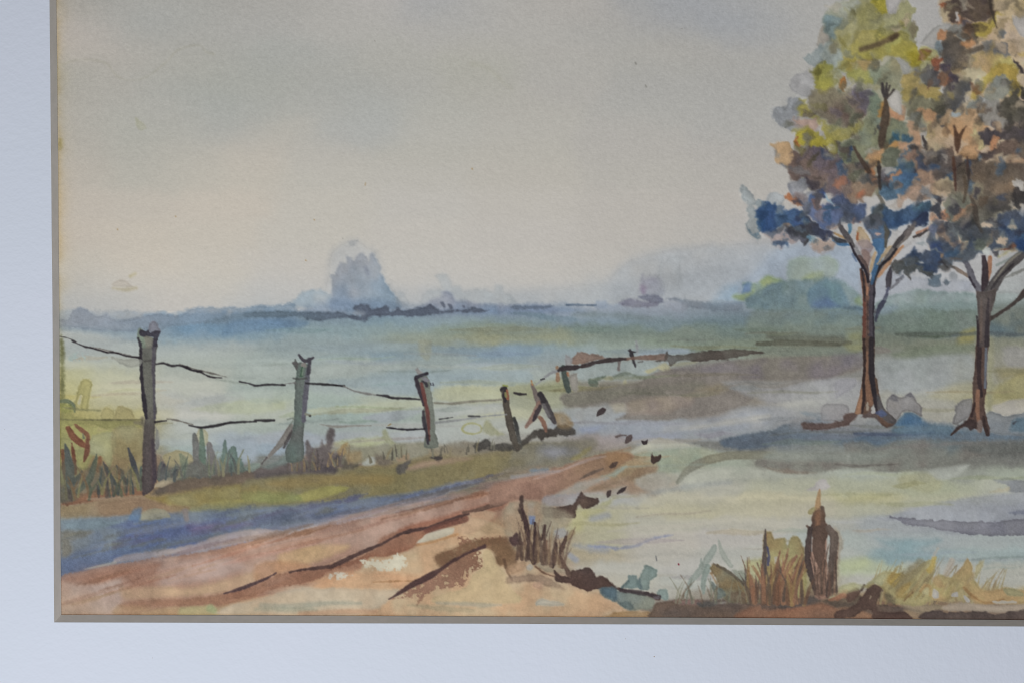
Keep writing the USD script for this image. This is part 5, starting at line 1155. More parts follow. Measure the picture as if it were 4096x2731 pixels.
poly('30', '1540,1420 1600,1350 1700,1330 1725,1420 1800,1420 1785,1500 1765,1640 1535,1640 1515,1500', (100, 83, 72), a=.92, soft=6, c2=(88, 84, 84))
poly('30', '1750,1500 1930,1468 2000,1568 1960,1620 1760,1600', (68, 61, 58), a=.95, soft=5)
poly('30', '1800,1560 1960,1540 2000,1640 1830,1680', (108, 90, 76), a=.7, soft=7)
poly('30', '1590,1440 1660,1440 1640,1500', (150, 142, 134), a=.7, soft=5)
stroke('30', '1708,1158,9 1730,1240,22 1737,1330,28 1740,1405,8', (80, 58, 46), a=.95, c2=(60, 56, 60))
stroke('30', '1818,1160,5 1770,1240,14 1745,1310,22', (84, 62, 48), a=.95)
stroke('30', '1700,1450,12 1710,1560,16 1720,1700,10 1722,1750,6', (86, 62, 50), a=.92)
stroke('30', '1830,1440,8 1835,1540,16 1850,1640,10', (74, 58, 52), a=.9)
# dark boughs coming in from the right
poly('30', '2262,518 2290,570 2335,660 2320,675 2270,592', (58, 52, 54), a=.92, soft=4)
poly('30', '2300,780 2351,790 2450,850 2400,960 2330,860', (58, 54, 54), a=.92, soft=4)
poly('30', '2095,960 2200,900 2225,830 2245,808 2290,830 2310,900 2380,930 2420,1160 2250,1150 2160,1062', (66, 63, 60), a=.95, soft=6, c2=(80, 76, 66))
poly('30', '1935,1200 2060,1180 2050,1110 2080,1073 2112,1160 2200,1140 2351,1110 2450,1120 2450,1310 2250,1315 2100,1292 2050,1250 2000,1335 1945,1262', (60, 56, 62), a=.95, soft=5, c2=(72, 66, 66))
poly('30', '2035,1260 2092,1258 2085,1362 2015,1395', (168, 122, 90), a=.92, soft=4)
poly('30', '1918,1360 2000,1402 2100,1350 2200,1300 2351,1305 2450,1300 2450,1500 2200,1425 2080,1465 1990,1475', (68, 60, 60), a=.95, soft=6, c2=(90, 76, 68))
poly('30', '2100,1480 2250,1440 2450,1500 2450,1700 2200,1600', (138, 108, 84), a=.8, soft=9)
# lower crown
poly('31', '1620,380 1640,300 1700,200 1800,-60 2450,-60 2450,120 2260,200 2240,330 2120,405 2000,470 1900,505 1700,465', (114, 102, 86), a=.92, soft=7, c2=(88, 80, 72))
poly('31', '1780,-40 2260,-40 2200,330 2060,340 1990,252 1950,100', (84, 73, 64), a=.8, soft=16)
poly('31', '2000,240 2180,180 2230,330 2080,400 1990,340', (74, 70, 70), a=.6, soft=14)
poly('31', '2050,120 2250,60 2280,180 2100,220', (150, 124, 96), a=.6, soft=12)
poly('31', '1615,345 1640,230 1760,190 1905,262 1885,312 1740,402 1660,445', (118, 115, 100), a=.9, soft=5, edge=.1)
poly('31', '1840,150 1940,110 1980,200 1900,262', (138, 132, 110), a=.7, soft=7)
stroke('31', '1715,-20,12 1720,80,12 1726,180,6', (76, 56, 50), a=.9)
stroke('31', '1800,60,14 1820,150,18 1795,290,6', (86, 74, 62), a=.9)
stroke('31', '1845,-20,12 1840,120,8', (66, 58, 54), a=.85)
stroke('31', '1860,240,10 1900,330,24 1910,430,26 1960,560,14', (84, 70, 60), a=.85, soft=5)
poly('31', '1698,420 1850,312 1892,310 1872,372 1770,455', (176, 130, 98), a=.92, soft=4)
poly('31', '1495,405 1560,398 1625,470 1705,560 1815,725 1700,695 1600,645 1560,505', (162, 120, 94), a=.9, soft=5, c2=(150, 122, 108))
poly('31', '1585,370 1640,365 1650,445 1600,432', (174, 118, 88), a=.92, soft=4)
poly('31', '1508,220 1540,188 1602,250 1602,302 1560,285', (56, 53, 60), a=.95, soft=4)
poly('31', '1495,340 1520,300 1560,288 1590,360 1605,435 1540,405 1475,385', (58, 58, 66), a=.92, soft=5)
poly('31', '1495,250 1520,228 1555,290 1500,282', (172, 167, 160), a=.9, soft=3, part='sky')
poly('31', '1585,310 1640,340 1620,364 1585,335', (174, 170, 162), a=.9, soft=3, part='sky')
poly('31', '1595,210 1640,222 1615,268 1590,250', (160, 150, 140), a=.9, soft=3)
poly('31', '1478,525 1540,478 1578,540 1552,602 1490,592', (118, 115, 132), a=.9, soft=5)
poly('31', '1615,500 1680,448 1762,520 1752,605 1660,625', (106, 101, 98), a=.9, soft=5)
poly('31', '1700,465 1900,470 2000,520 2100,500 2112,605 1990,625 1860,655 1780,645 1755,560', (72, 71, 78), a=.92, soft=6, c2=(86, 80, 78))
poly('31', '2110,430 2250,360 2450,380 2450,760 2250,690 2170,570 2110,490', (66, 77, 100), a=.92, soft=6, c2=(82, 80, 84))
poly('31', '2270,640 2400,640 2400,760 2290,720', (46, 68, 104), a=.75, soft=8)
poly('31', '2248,112 2300,90 2360,130 2360,210 2290,175', (174, 170, 164), a=.95, soft=3, part='sky')
poly('31', '2310,330 2360,290 2360,390 2310,380', (160, 158, 155), a=.8, soft=4, part='sky')
poly('31', '2240,230 2290,155 2370,220 2370,310 2320,290 2300,345 2250,300', (54, 50, 50), a=.92, soft=4)
poly('31', '2190,505 2240,458 2258,522 2230,555', (154, 144, 128), a=.88, soft=4)
poly('31', '1470,610 1560,595 1640,650 1800,725 1850,655 1980,645 2060,600 2150,690 2000,745 1950,770 1870,805 1830,835 1700,865 1620,865 1575,835 1590,760 1500,745', (92, 92, 96), a=.92, soft=6, c2=(66, 74, 98))
poly('31', '1500,640 1590,620 1620,700 1560,740 1490,710', (64, 74, 104), a=.7, soft=8)
poly('31', '1590,700 1680,690 1720,770 1640,800', (110, 104, 100), a=.7, soft=7)
poly('31', '1220,830 1300,765 1330,720 1350,700 1400,742 1500,742 1595,762 1605,845 1570,925 1510,985 1430,945 1330,885 1250,885', (78, 76, 82), a=.92, soft=5, c2=(66, 74, 92))
poly('31', '1230,830 1300,790 1380,810 1330,880 1250,880', (100, 95, 90), a=.7, soft=7)
poly('31', '1380,830 1420,825 1420,850 1390,855', (160, 160, 160), a=.8, soft=3)
poly('31', '1130,870 1170,822 1250,868 1330,880 1430,900 1565,975 1500,985 1400,935 1330,962 1312,1005 1260,962 1200,965 1140,925', (74, 69, 66), a=.95, soft=4, c2=(96, 90, 84))
poly('31', '1640,850 1700,850 1720,900 1600,930 1560,900', (96, 84, 76), a=.8, soft=5)
poly('31', '1365,655 1430,610 1482,640 1462,692 1390,682', (132, 138, 140), a=.92, soft=4, edge=.08)
poly('31', '1470,1010 1580,948 1605,1040 1530,1075 1475,1050', (120, 125, 129), a=.88, soft=4)
poly('31', '1610,1015 1650,978 1682,1020 1640,1055', (108, 113, 118), a=.9, soft=4)
poly('31', '1660,960 1700,940 1740,980 1690,1010', (140, 144, 148), a=.8, soft=4)
poly('31', '1585,765 1640,780 1605,815', (170, 126, 92), a=.85, soft=4)
poly('31', '1560,840 1640,830 1640,880 1580,870', (66, 54, 50), a=.7, soft=6)
poly('31', '1965,680 2030,600 2060,560 2050,640 1990,690', (168, 130, 98), a=.85, soft=4)
poly('31', '2140,725 2240,680 2270,700 2220,735', (144, 88, 64), a=.92, soft=4)
poly('31', '1885,645 1960,648 1972,740 1905,728', (126, 120, 98), a=.88, soft=5)
poly('31', '1965,705 1995,698 2042,720 2025,775 1970,745', (168, 172, 168), a=.95, soft=3)
poly('31', '2060,740 2110,730 2110,780 2080,790', (90, 82, 82), a=.85, soft=4)
poly('31', '2110,780 2180,750 2240,720 2200,790 2130,800', (162, 156, 124), a=.8, soft=5)
for p in ('2560,-200,160 2700,200,160 2760,600,150', '2560,1000,120 2620,1500,150 2640,1900,120', '1900,-260,120 2200,-330,120'):
    stroke('30', p, (112, 104, 88), a=.8, soft=30, rough=26, c2=(88, 84, 76))

cr = np.random.default_rng(17)
DF, DEFER = DEFER, None
for i in range(620):
    x, y = cr.uniform(2960, 4300), cr.uniform(-150, 1130)
    j_, i_ = np.searchsorted(ys, y), np.searchsorted(xs, x)
    if not PARTS[ID[j_, i_]].startswith('crown'):
        continue
    sx_, sy_ = x + cr.normal(0, 55), y + cr.normal(0, 45)
    j2, i2 = np.searchsorted(ys, sy_), min(np.searchsorted(xs, sx_), NX - 1)
    if not PARTS[ID[min(j2, NY - 1), i2]].startswith('crown'):
        continue
    low = np.clip((y - 480) / 400, 0, 1)
    c_ = local(sx_, sy_) * (cr.uniform(.72, 1.06) - .1 * low * cr.random())
    if low > .3 and cr.random() < .28:
        c_ = np.array([(58, 70, 92), (62, 58, 66), (64, 88, 112)][cr.integers(3)], float)
    an, L, h = cr.uniform(0, 6.28), cr.uniform(10, 32), cr.uniform(7, 18)
    ex, ey = math.cos(an) * L, math.sin(an) * L
    mark([(x - ex, y - ey, h * .5), (x, y, h), (x + ex, y + ey, h * .6)], c_, .66, 7, PARTS[ID[j_, i_]], 5)
DEFER = DF
# ---- the dabs of the crowns run together; the dark twigs go over them
crown = np.isin(ID, [PARTS.index('crown0'), PARTS.index('crown1')]).astype(np.float32)
from scipy.ndimage import gaussian_filter
cw = gaussian_filter(crown, 3)
jj, ii = np.meshgrid(np.arange(NY, dtype=np.float32), np.arange(NX, dtype=np.float32), indexing='ij')
dx, dy = 2.6 * N24 + 1.2 * N10 + 2.6 * N60, 2.6 * lattice(26, 51) + 1.2 * lattice(11, 52) + 2.6 * M60
for c in range(3):
    C[..., c] = map_coordinates(C[..., c], [jj + dy * cw, ii + dx * cw], order=1, mode='nearest')
C *= 1 + (cw * (.05 * lattice(44, 53) + .04 * lattice(20, 54)))[..., None]
later, DEFER = DEFER, None
for t, p, c_, kw in later:
    stroke(t, p, c_, **kw)

low = np.clip((Y - 760) / 160, 0, 1) * cw * (C.mean(-1) < 135)
C *= 1 - low[..., None] * np.array([.22, .13, .06], np.float32)
for c in range(3):
    C[..., c] = C[..., c] * (1 - .6 * cw) + .6 * cw * gaussian_filter(C[..., c], .8)
poly('31', '1912,1118 1990,1120 2088,1095 2068,1250 2038,1350 2022,1600 1918,1600 1930,1400 1925,1250', (84, 74, 71), a=.88, soft=4, rough=3, mot=.5, part='tree1')
stroke('31', '1960,1180,10 1958,1350,14 1950,1560,14', (112, 92, 80), a=.6, soft=5, part='tree1')
stroke('31', '2025,1180,12 2012,1380,18 2006,1600,20', (56, 49, 54), a=.85, part='tree1')
stroke('31', '1918,1340,8 1930,1460,10 1928,1600,12', (52, 42, 46), a=.8, part='tree1')

# ---- foreground plants
PART = 'dry_grass'
poly('23', '-60,-60 100,-120 300,-80 560,20 500,130 400,200 390,330 560,520 400,560 200,490 0,320 -80,120', (158, 134, 104), a=.8, soft=10, c2=(150, 140, 116))
poly('23', '160,40 205,40 205,105 165,108', (112, 134, 182), a=.85, soft=5)
poly('23', '390,170 470,140 510,200 420,250', (150, 154, 158), a=.7, soft=8)
poly('22', '60,1440 100,1418 112,1620 80,1640', (72, 54, 50), a=.9, soft=4)
stroke('23', '560,180,22 500,250,14', (142, 120, 86), a=.85)
stroke('23', '95,-30,12 130,110,26 150,250,22 182,345,16', (70, 50, 50), a=.95)
stroke('23', '208,95,9 215,240,20 198,350,18', (70, 50, 50), a=.95)
stroke('23', '302,118,9 292,200,18 268,255,12', (76, 56, 52), a=.92)
stroke('23', '240,240,14 275,245,14', (80, 60, 54), a=.85)
poly('23', '-30,230 0,215 40,178 80,250 110,290 0,312', (84, 60, 60), a=.9, soft=5)
poly('23', '120,382 180,340 250,350 258,402 212,492 150,425', (70, 48, 48), a=.95, soft=4)
stroke('23', '315,265,14 310,380,24', (122, 84, 64), a=.8, soft=5)
stroke('23', '405,285,12 398,390,24 378,500,12', (74, 55, 50), a=.92)
stroke('23', '495,225,8 465,310,22 442,380,14 430,470,12', (74, 54, 50), a=.92)
stroke('23', '440,400,16 490,500,22 532,580,26', (88, 66, 56), a=.9)
stroke('23', '215,495,12 300,560,8 400,590,6', (112, 82, 62), a=.9)
poly('23', '130,500 165,470 195,500 170,530', (176, 174, 166), a=.8, soft=4)
poly('23', '-40,500 100,445 130,500 30,560 -40,570', (176, 140, 106), a=.7, soft=7)
poly('23', '-40,590 200,565 330,590 430,660 480,700 350,680 200,640 -40,650', (144, 118, 96), a=.8, soft=7)
poly('23', '190,640 280,640 260,700 190,690', (188, 150, 122), a=.7, soft=6)
poly('23', '225,850 250,800 320,790 480,840 400,858', (176, 172, 156), a=.85, soft=5)
poly('23', '860,950 950,915 1100,905 1300,920 1260,965 900,965', (152, 118, 74), a=.8, soft=6)
blades(46, 2065, 2270, 2225, 2260, 50, 170, 8, [(104, 78, 64), (128, 98, 74), (82, 62, 56), (146, 118, 84)], 'dry_grass', .2, .6)
PART = 'root'
poly('23', '388,530 440,572 530,592 545,530 640,520 700,508 742,540 772,592 832,578 900,630 955,682 1100,722 1250,730 1362,758 1365,812 1290,802 1200,755 1000,722 900,700 790,705 700,718 600,682 540,652 398,628', (70, 50, 46), a=.95, soft=4, c2=(84, 62, 54))
PART = 'creeper'
poly('23', '1150,695 1170,600 1202,510 1240,488 1332,522 1325,592 1270,632 1245,712', (118, 138, 132), a=.92, soft=4, edge=.1)
poly('23', '1140,690 1150,600 1180,620 1190,700', (84, 104, 112), a=.7, soft=5)
poly('23', '1030,690 1065,620 1072,575 1140,582 1150,600 1172,690 1100,702', (108, 130, 128), a=.92, soft=4)
stroke('23', '1010,690,10 1070,630,12', (88, 108, 108), a=.85)
poly('23', '1325,745 1360,698 1432,710 1442,802 1390,812', (124, 142, 136), a=.92, soft=4)
poly('23', '798,700 900,680 1000,722 1180,745 1310,790 1300,880 1080,895 1000,860 960,820 900,812 840,772', (90, 108, 112), a=.92, soft=6, c2=(132, 138, 122), g='900,700 1200,860')
poly('23', '820,690 960,690 960,800 860,770', (76, 98, 110), a=.7, soft=7)
poly('23', '980,830 1060,810 1120,870 1060,895', (88, 104, 104), a=.8, soft=6)
stroke('23', '1000,715,16 1150,730,20 1350,775,18', (66, 56, 60), a=.85, soft=4)
poly('23', '1300,770 1350,765 1350,800 1310,800', (112, 102, 108), a=.7, soft=4)
PART = 'bank'
poly('23', '1240,968 1290,890 1310,830 1400,810 1560,800 1750,800 2000,785 2351,800 2560,790 2800,830 3200,830 3560,860 3760,900 3760,990 1240,975', (92, 78, 70), a=.92, soft=6, c2=(104, 84, 70))
poly('23', '1480,815 1560,793 1750,808 1710,850 1550,842', (126, 98, 90), a=.85, soft=5)
poly('23', '1850,842 1900,820 1975,815 1960,838', (152, 152, 146), a=.85, soft=4)
poly('23', '1700,830 1800,810 1900,820 1850,860 1720,860', (78, 82, 82), a=.7, soft=6)
poly('23', '2080,970 2110,900 2351,830 2560,860 2851,830 2980,880 2990,975', (150, 100, 70), a=.85, soft=8, c2=(124, 84, 64))
poly('33', '-60,770 60,640 230,720 340,760 470,765 485,815 300,865 100,885 -60,880', (86, 77, 72), a=.85, soft=9)
poly('33', '480,812 700,780 850,760 910,900 700,890', (88, 76, 64), a=.8, soft=8)
poly('33', '620,880 760,870 950,930 960,975 620,975', (146, 106, 78), a=.8, soft=7)
poly('33', '1240,890 1330,900 1425,930 1435,985 1320,985', (144, 120, 90), a=.85, soft=6)
poly('33', '1180,820 1600,850 1640,900 1420,930 1250,880', (140, 124, 98), a=.8, soft=7)
poly('33', '1600,860 1800,820 2100,850 2560,830 2560,905 2100,925 1900,910 1640,905', (160, 144, 124), a=.88, soft=6)
poly('33', '1425,925 1500,898 1600,888 1630,915 1800,908 2000,908 2100,930 2250,902 2560,885 2560,995 1430,985', (78, 65, 62), a=.95, soft=4, c2=(90, 76, 70))
PART = 'green_grass'
poly('23', '2140,450 2351,430 2351,660 2200,580', (168, 164, 110), a=.75, soft=14)
stroke('23', '1570,790,12 1640,640,24 1730,530,30 1850,340,30 1862,300,10', (138, 148, 138), a=.9)
stroke('23', '1735,425,6 1740,500,22', (136, 146, 136), a=.88)
stroke('23', '1760,740,14 1760,620,24 1800,500,28', (128, 142, 132), a=.9)
stroke('23', '1895,250,7 1930,370,22 2010,490,24', (150, 156, 144), a=.88)
poly('23', '2020,520 2150,560 2150,680 2080,620', (136, 142, 124), a=.8, soft=6)
poly('23', '1828,520 1850,465 2000,545 2120,640 2230,760 2300,825 2100,835 1950,805 1880,640', (114, 110, 84), a=.92, soft=4, c2=(124, 104, 68))
stroke('23', '1850,470,8 2000,550,12 2130,660,12', (92, 80, 66), a=.75)
stroke('23', '1830,560,10 1880,650,12', (150, 116, 76), a=.8)
poly('23', '1832,635 1900,690 1965,740 1920,795 1870,782', (102, 114, 108), a=.9, soft=4)
poly('23', '2000,740 2150,730 2280,820 2050,830', (112, 84, 66), a=.7, soft=8)
PART = 'yellow_grass'
poly('33', '-40,210 40,180 60,240 150,235 175,320 215,230 275,218 312,300 340,380 350,700 240,790 -40,720', (150, 138, 82), a=.88, soft=6, c2=(140, 116, 70))
poly('33', '55,410 90,400 85,470 60,470', (168, 162, 150), a=.85, soft=4)
poly('33', '115,430 135,410 130,480', (164, 156, 144), a=.8, soft=4)
poly('33', '240,700 280,600 340,560 350,760 260,775', (156, 148, 92), a=.85, soft=5)
for p, c in (('112,345,5 90,450,16 60,580,24', (142, 102, 74)), ('185,335,5 165,430,14 120,560,26', (138, 96, 72)), ('262,400,12 200,480,26 150,600,28', (144, 100, 76)), ('330,450,12 280,530,22 220,640,24', (150, 106, 78)), ('20,640,14 60,560,20 90,500,10', (118, 86, 66))):
    stroke('33', p, c, a=.88, c2=(118, 82, 62))
poly('33', '20,700 90,560 180,580 250,620 220,720 100,780', (112, 84, 66), a=.8, soft=8)
gr = np.random.default_rng(5)
for i in range(16):
    x0, y0 = gr.uniform(0, 260), gr.uniform(640, 760)
    L, le = gr.uniform(140, 300), gr.uniform(-.05, .35)
    c_ = [(150, 104, 74), (124, 86, 64), (156, 132, 76), (100, 82, 66)][i % 4]
    stroke('33', '%d,%d,%d %d,%d,%d %d,%d,4' % (x0, y0, gr.uniform(12, 22), x0 + L * le * .4, y0 - L * .55, 12, x0 + L * le, y0 - L), c_, a=.75, soft=4)
PART = 'tall_blade'
stroke('23', '2180,560,9 2230,640,18 2270,740,10', (152, 122, 84), a=.9)
stroke('23', '2213,488,7 2260,560,14 2280,620,9', (154, 116, 78), a=.9)
stroke('23', '2338,200,6 2300,500,10 2285,640,8', (160, 110, 66), a=.85)
stroke('23', '2328,155,6 2325,300,17 2315,500,24 2310,700,28 2320,810,22', (92, 80, 74), a=.95)
stroke('33', '-5,320,9 8,400,12 0,480,12', (74, 76, 108), a=.85)
PART = 'stump'
poly('33', '600,120 690,250 660,420 640,620 590,740 600,500', (152, 132, 106), a=.6, soft=8)
poly('33', '380,240 540,240 548,400 565,560 580,640 540,785 430,780 395,560 368,420', (156, 116, 96), a=.92, soft=5)
stroke('33', '548,215,6 545,380,9 552,560,7', (164, 163, 154), a=.9)
stroke('33', '405,240,7 396,350,7', (156, 156, 152), a=.85)
stroke('32', '475,1355,6 462,1450,22 452,1568,34', (168, 128, 84), a=.9, c2=(150, 96, 62))
stroke('32', '500,1520,20 510,1590,20', (92, 72, 60), a=.9)
stroke('32', '390,1560,24 420,1540,24', (150, 138, 86), a=.8)
poly('33', '395,120 412,0 450,-40 520,-20 520,70 560,130 545,235 470,270 405,220', (102, 75, 58), a=.95, soft=4, c2=(86, 66, 58))
poly('33', '440,0 480,-20 470,140 440,130', (152, 104, 72), a=.6, soft=7)
stroke('33', '360,125,12 385,150,14', (112, 92, 80), a=.85)
stroke('33', '390,150,24 372,300,28 362,430,26 392,560,26 430,705,20', (78, 64, 60), a=.95)
stroke('33', '470,180,60 468,330,58 480,440,42 490,520,14', (92, 71, 60), a=.92)
stroke('33', '555,140,30 605,210,40 606,300,38 592,450,38 578,600,32', (102, 86, 76), a=.95, c2=(88, 74, 66))
stroke('33', '590,600,30 560,680,30 548,760,22', (78, 64, 60), a=.95)
stroke('33', '600,720,26 630,720,14', (82, 68, 60), a=.85)
poly('33', '560,790 590,735 620,770 620,800', (160, 156, 120), a=.8, soft=5)
blades(80, 2990, 3225, 2400, 2410, 60, 190, 9, [(140, 94, 66), (112, 80, 60), (148, 118, 70), (92, 78, 68), (146, 102, 74)], 'yellow_grass', .22, .7)
blades(26, 3240, 3350, 2380, 2370, 60, 210, 6, [(98, 76, 64), (128, 94, 74), (84, 70, 62)], 'stump', .08, .6)
blades(60, 3480, 3760, 2400, 2405, 50, 190, 6, [(150, 126, 72), (128, 112, 78), (158, 144, 96), (110, 96, 74), (160, 132, 84)], 'ochre_tuft', .55, .6)
blades(36, 3740, 4000, 2395, 2400, 40, 140, 6, [(152, 134, 86), (162, 148, 104), (140, 118, 80)], 'ochre_tuft2', .5, .6)
blades(30, 2700, 3000, 2400, 2400, 30, 110, 5, [(104, 108, 92), (112, 92, 72), (130, 128, 104)], 'green_grass', .4, .6)
PART = 'log'
poly('33', '630,760 720,700 745,760 640,805 560,800', (154, 100, 72), a=.85, soft=5)
poly('33', '725,745 790,690 852,720 812,790 740,822', (92, 68, 58), a=.92, soft=5)
stroke('33', '858,712,14 882,668,12', (78, 62, 56), a=.92)
poly('33', '608,972 630,905 780,862 850,780 900,712 980,650 1062,690 1025,760 1002,900 1150,922 1250,910 1325,985 980,985 950,902 860,902 760,972', (82, 61, 54), a=.95, soft=4, c2=(94, 72, 62))
stroke('33', '1080,670,12 1050,720,10', (92, 76, 66), a=.9)
stroke('33', '1190,765,8 1160,840,16', (90, 78, 64), a=.8)
stroke('33', '935,790,6 945,770,6', (160, 140, 112), a=.8)
PART = 'ochre_tuft'
poly('33', '660,680 780,645 880,660 860,700 720,740 650,740', (160, 158, 110), a=.75, soft=7)
poly('33', '880,680 1020,560 1085,540 1250,560 1350,520 1450,440 1522,420 1535,398 1545,430 1512,620 1500,790 1400,865 1200,845 1100,805 1060,720 980,655 920,690', (154, 143, 92), a=.88, soft=6, c2=(148, 130, 76))
poly('33', '900,660 1020,570 1085,560 1050,680 960,650', (158, 158, 120), a=.7, soft=7)
poly('33', '1085,630 1130,555 1230,560 1265,600 1160,690', (156, 128, 56), a=.85, soft=6)
stroke('33', '1400,470,50 1280,585,52 1200,690,40', (130, 118, 84), a=.7, soft=10)
poly('33', '1455,520 1490,480 1500,400 1548,405 1532,490 1490,560', (182, 152, 62), a=.85, soft=5)
stroke('33', '1130,800,36 1090,760,26', (92, 82, 64), a=.7, soft=9)
poly('33', '1180,700 1300,640 1330,760 1240,800 1170,780', (150, 124, 66), a=.7, soft=8)
stroke('33', '1560,330,16 1520,400,14', (168, 156, 140), a=.6)
for i in range(22):
    x0, y0 = gr.uniform(1080, 1460), gr.uniform(620, 830)
    L, le = gr.uniform(80, 190), gr.uniform(.5, 1.0)
    c_ = [(150, 124, 66), (132, 118, 80), (160, 150, 100), (152, 128, 84), (118, 104, 74)][i % 5]
    stroke('33', '%d,%d,6 %d,%d,%d %d,%d,4' % (x0, y0, x0 + L * le * .5, y0 - L * .5, gr.uniform(10, 20), x0 + L * le, y0 - L), c_, a=.55, soft=5)
poly('33', '1415,720 1450,690 1485,700 1470,755 1430,750', (172, 162, 114), a=.9, soft=4)
stroke('33', '1400,720,12 1440,670,16 1490,680,14 1490,760,10', (164, 122, 72), a=.6, soft=5)
stroke('33', '1330,730,5 1250,810,8', (120, 92, 58), a=.7)
PART = 'ochre_tuft2'
for i in range(12):
    x0, y0 = gr.uniform(1560, 1860), gr.uniform(620, 760)
    L, le = gr.uniform(70, 150), gr.uniform(.4, .9)
    DABS = globals().setdefault('DABS', []); DABS.append(('%d,%d,8 %d,%d,%d %d,%d,6' % (x0, y0, x0 + L * le * .5, y0 - L * .5, gr.uniform(14, 24), x0 + L * le, y0 - L), [(150, 132, 84), (164, 144, 104), (156, 130, 82)][i % 3]))
poly('33', '1500,650 1560,570 1680,590 1760,520 1832,425 1882,500 1885,600 1960,702 2050,722 2180,688 2290,710 2560,760 2560,825 2100,838 1900,838 1800,705 1700,755 1620,810 1500,800', (158, 144, 88), a=.9, soft=6, c2=(168, 136, 88))
for p, c_ in DABS:
    stroke('33', p, c_, a=.5, soft=6)
stroke('33', '1690,440,26 1640,560,30', (164, 150, 132), a=.7, soft=6)
poly('33', '1900,500 1990,430 1960,520 1910,600', (162, 152, 110), a=.75, soft=6)
poly('33', '1500,600 1570,580 1620,680 1540,690', (166, 130, 86), a=.75, soft=7)
stroke('33', '1800,690,14 1880,770,16 2000,830,12 2160,800,10', (150, 112, 66), a=.75, soft=5)
poly('33', '2160,700 2280,705 2351,760 2200,760', (146, 144, 104), a=.7, soft=5)
poly('33', '1500,760 1515,695 1562,720 1565,785 1515,790', (166, 161, 152), a=.95, soft=4)
poly('33', '1690,765 1715,735 1745,730 1742,775', (172, 168, 162), a=.95, soft=3)
poly('33', '1785,765 1815,760 1860,810 1830,825', (172, 168, 160), a=.95, soft=3)
poly('33', '2060,815 2160,815 2200,828 2100,835', (176, 168, 152), a=.8, soft=3)
poly('33', '2170,826 2270,815 2280,828', (176, 168, 152), a=.8, soft=3)

# ------------------------------------------------------------------ sheet: burn along the mat, grain, pigment from appearance
LM = np.array([[198, -600 + 600], [204.7, 683], [211, 1366], [214.3, 2049], [216.5, 2486]])
edge_x = np.interp(ys, [-560, 0, 683, 1366, 2049, 2457], [214, 225, 231.5, 237.5, 241.5, 245])
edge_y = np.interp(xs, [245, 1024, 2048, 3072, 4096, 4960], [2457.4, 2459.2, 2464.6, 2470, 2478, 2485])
dl = X - edge_x[:, None].astype(np.float32)
b = np.exp(-np.clip(dl, 0, 400) / 22) * np.clip((1750 - Y) / 800, 0, 1) + .35 * np.exp(-np.clip(dl, 0, 400) / 7)
b = b * np.clip(1 + .5 * N60, .3, 1.5)
C *= 1 - np.clip(b, 0, 1)[..., None] * np.array([.04, .085, .19], np.float32)
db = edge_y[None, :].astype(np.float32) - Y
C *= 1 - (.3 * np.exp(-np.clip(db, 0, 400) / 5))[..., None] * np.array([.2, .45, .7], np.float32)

C[:] = np.where((ID == 0)[..., None], C, 186 * np.minimum(C / 180, 1.15) ** 1.06)
grey = C @ np.array([.3, .55, .15], np.float32)
sat = np.where(ID == 0, 1.0, np.where(np.isin(ID, [PARTS.index('crown0'), PARTS.index('crown1'), PARTS.index('sand_bank')]), .9, .72)).astype(np.float32)
sat = gaussian_filter(sat, 4)
C[:] = grey[..., None] + (C - grey[..., None]) * sat[..., None]

lin = lambda s: np.where(s <= .04045, s / 12.92, ((np.maximum(s, 0) + .055) / 1.055) ** 2.4)
paper = np.array([186, 180, 170], np.float32)
dens = np.clip(1 - C.mean(-1) / 178, 0, .6)
wn = rng.standard_normal((NY, NX)).astype(np.float32)
grain = (.6 * wn + .9 * N10) * (.012 + .10 * dens)
C *= (1 + grain)[..., None]
wx, wy = (X - 2048) * PX, (1365.5 - Y) * PX
fall = light_at(wx, wy) / E0
PIG = lin(np.clip(C, 0, 255) / 255) / (ILLUM * fall[..., None])
PIG = np.clip(PIG, .012, .93).astype(np.float32)
V = np.stack([wx, wy, np.zeros_like(wx)], -1).astype(np.float32)

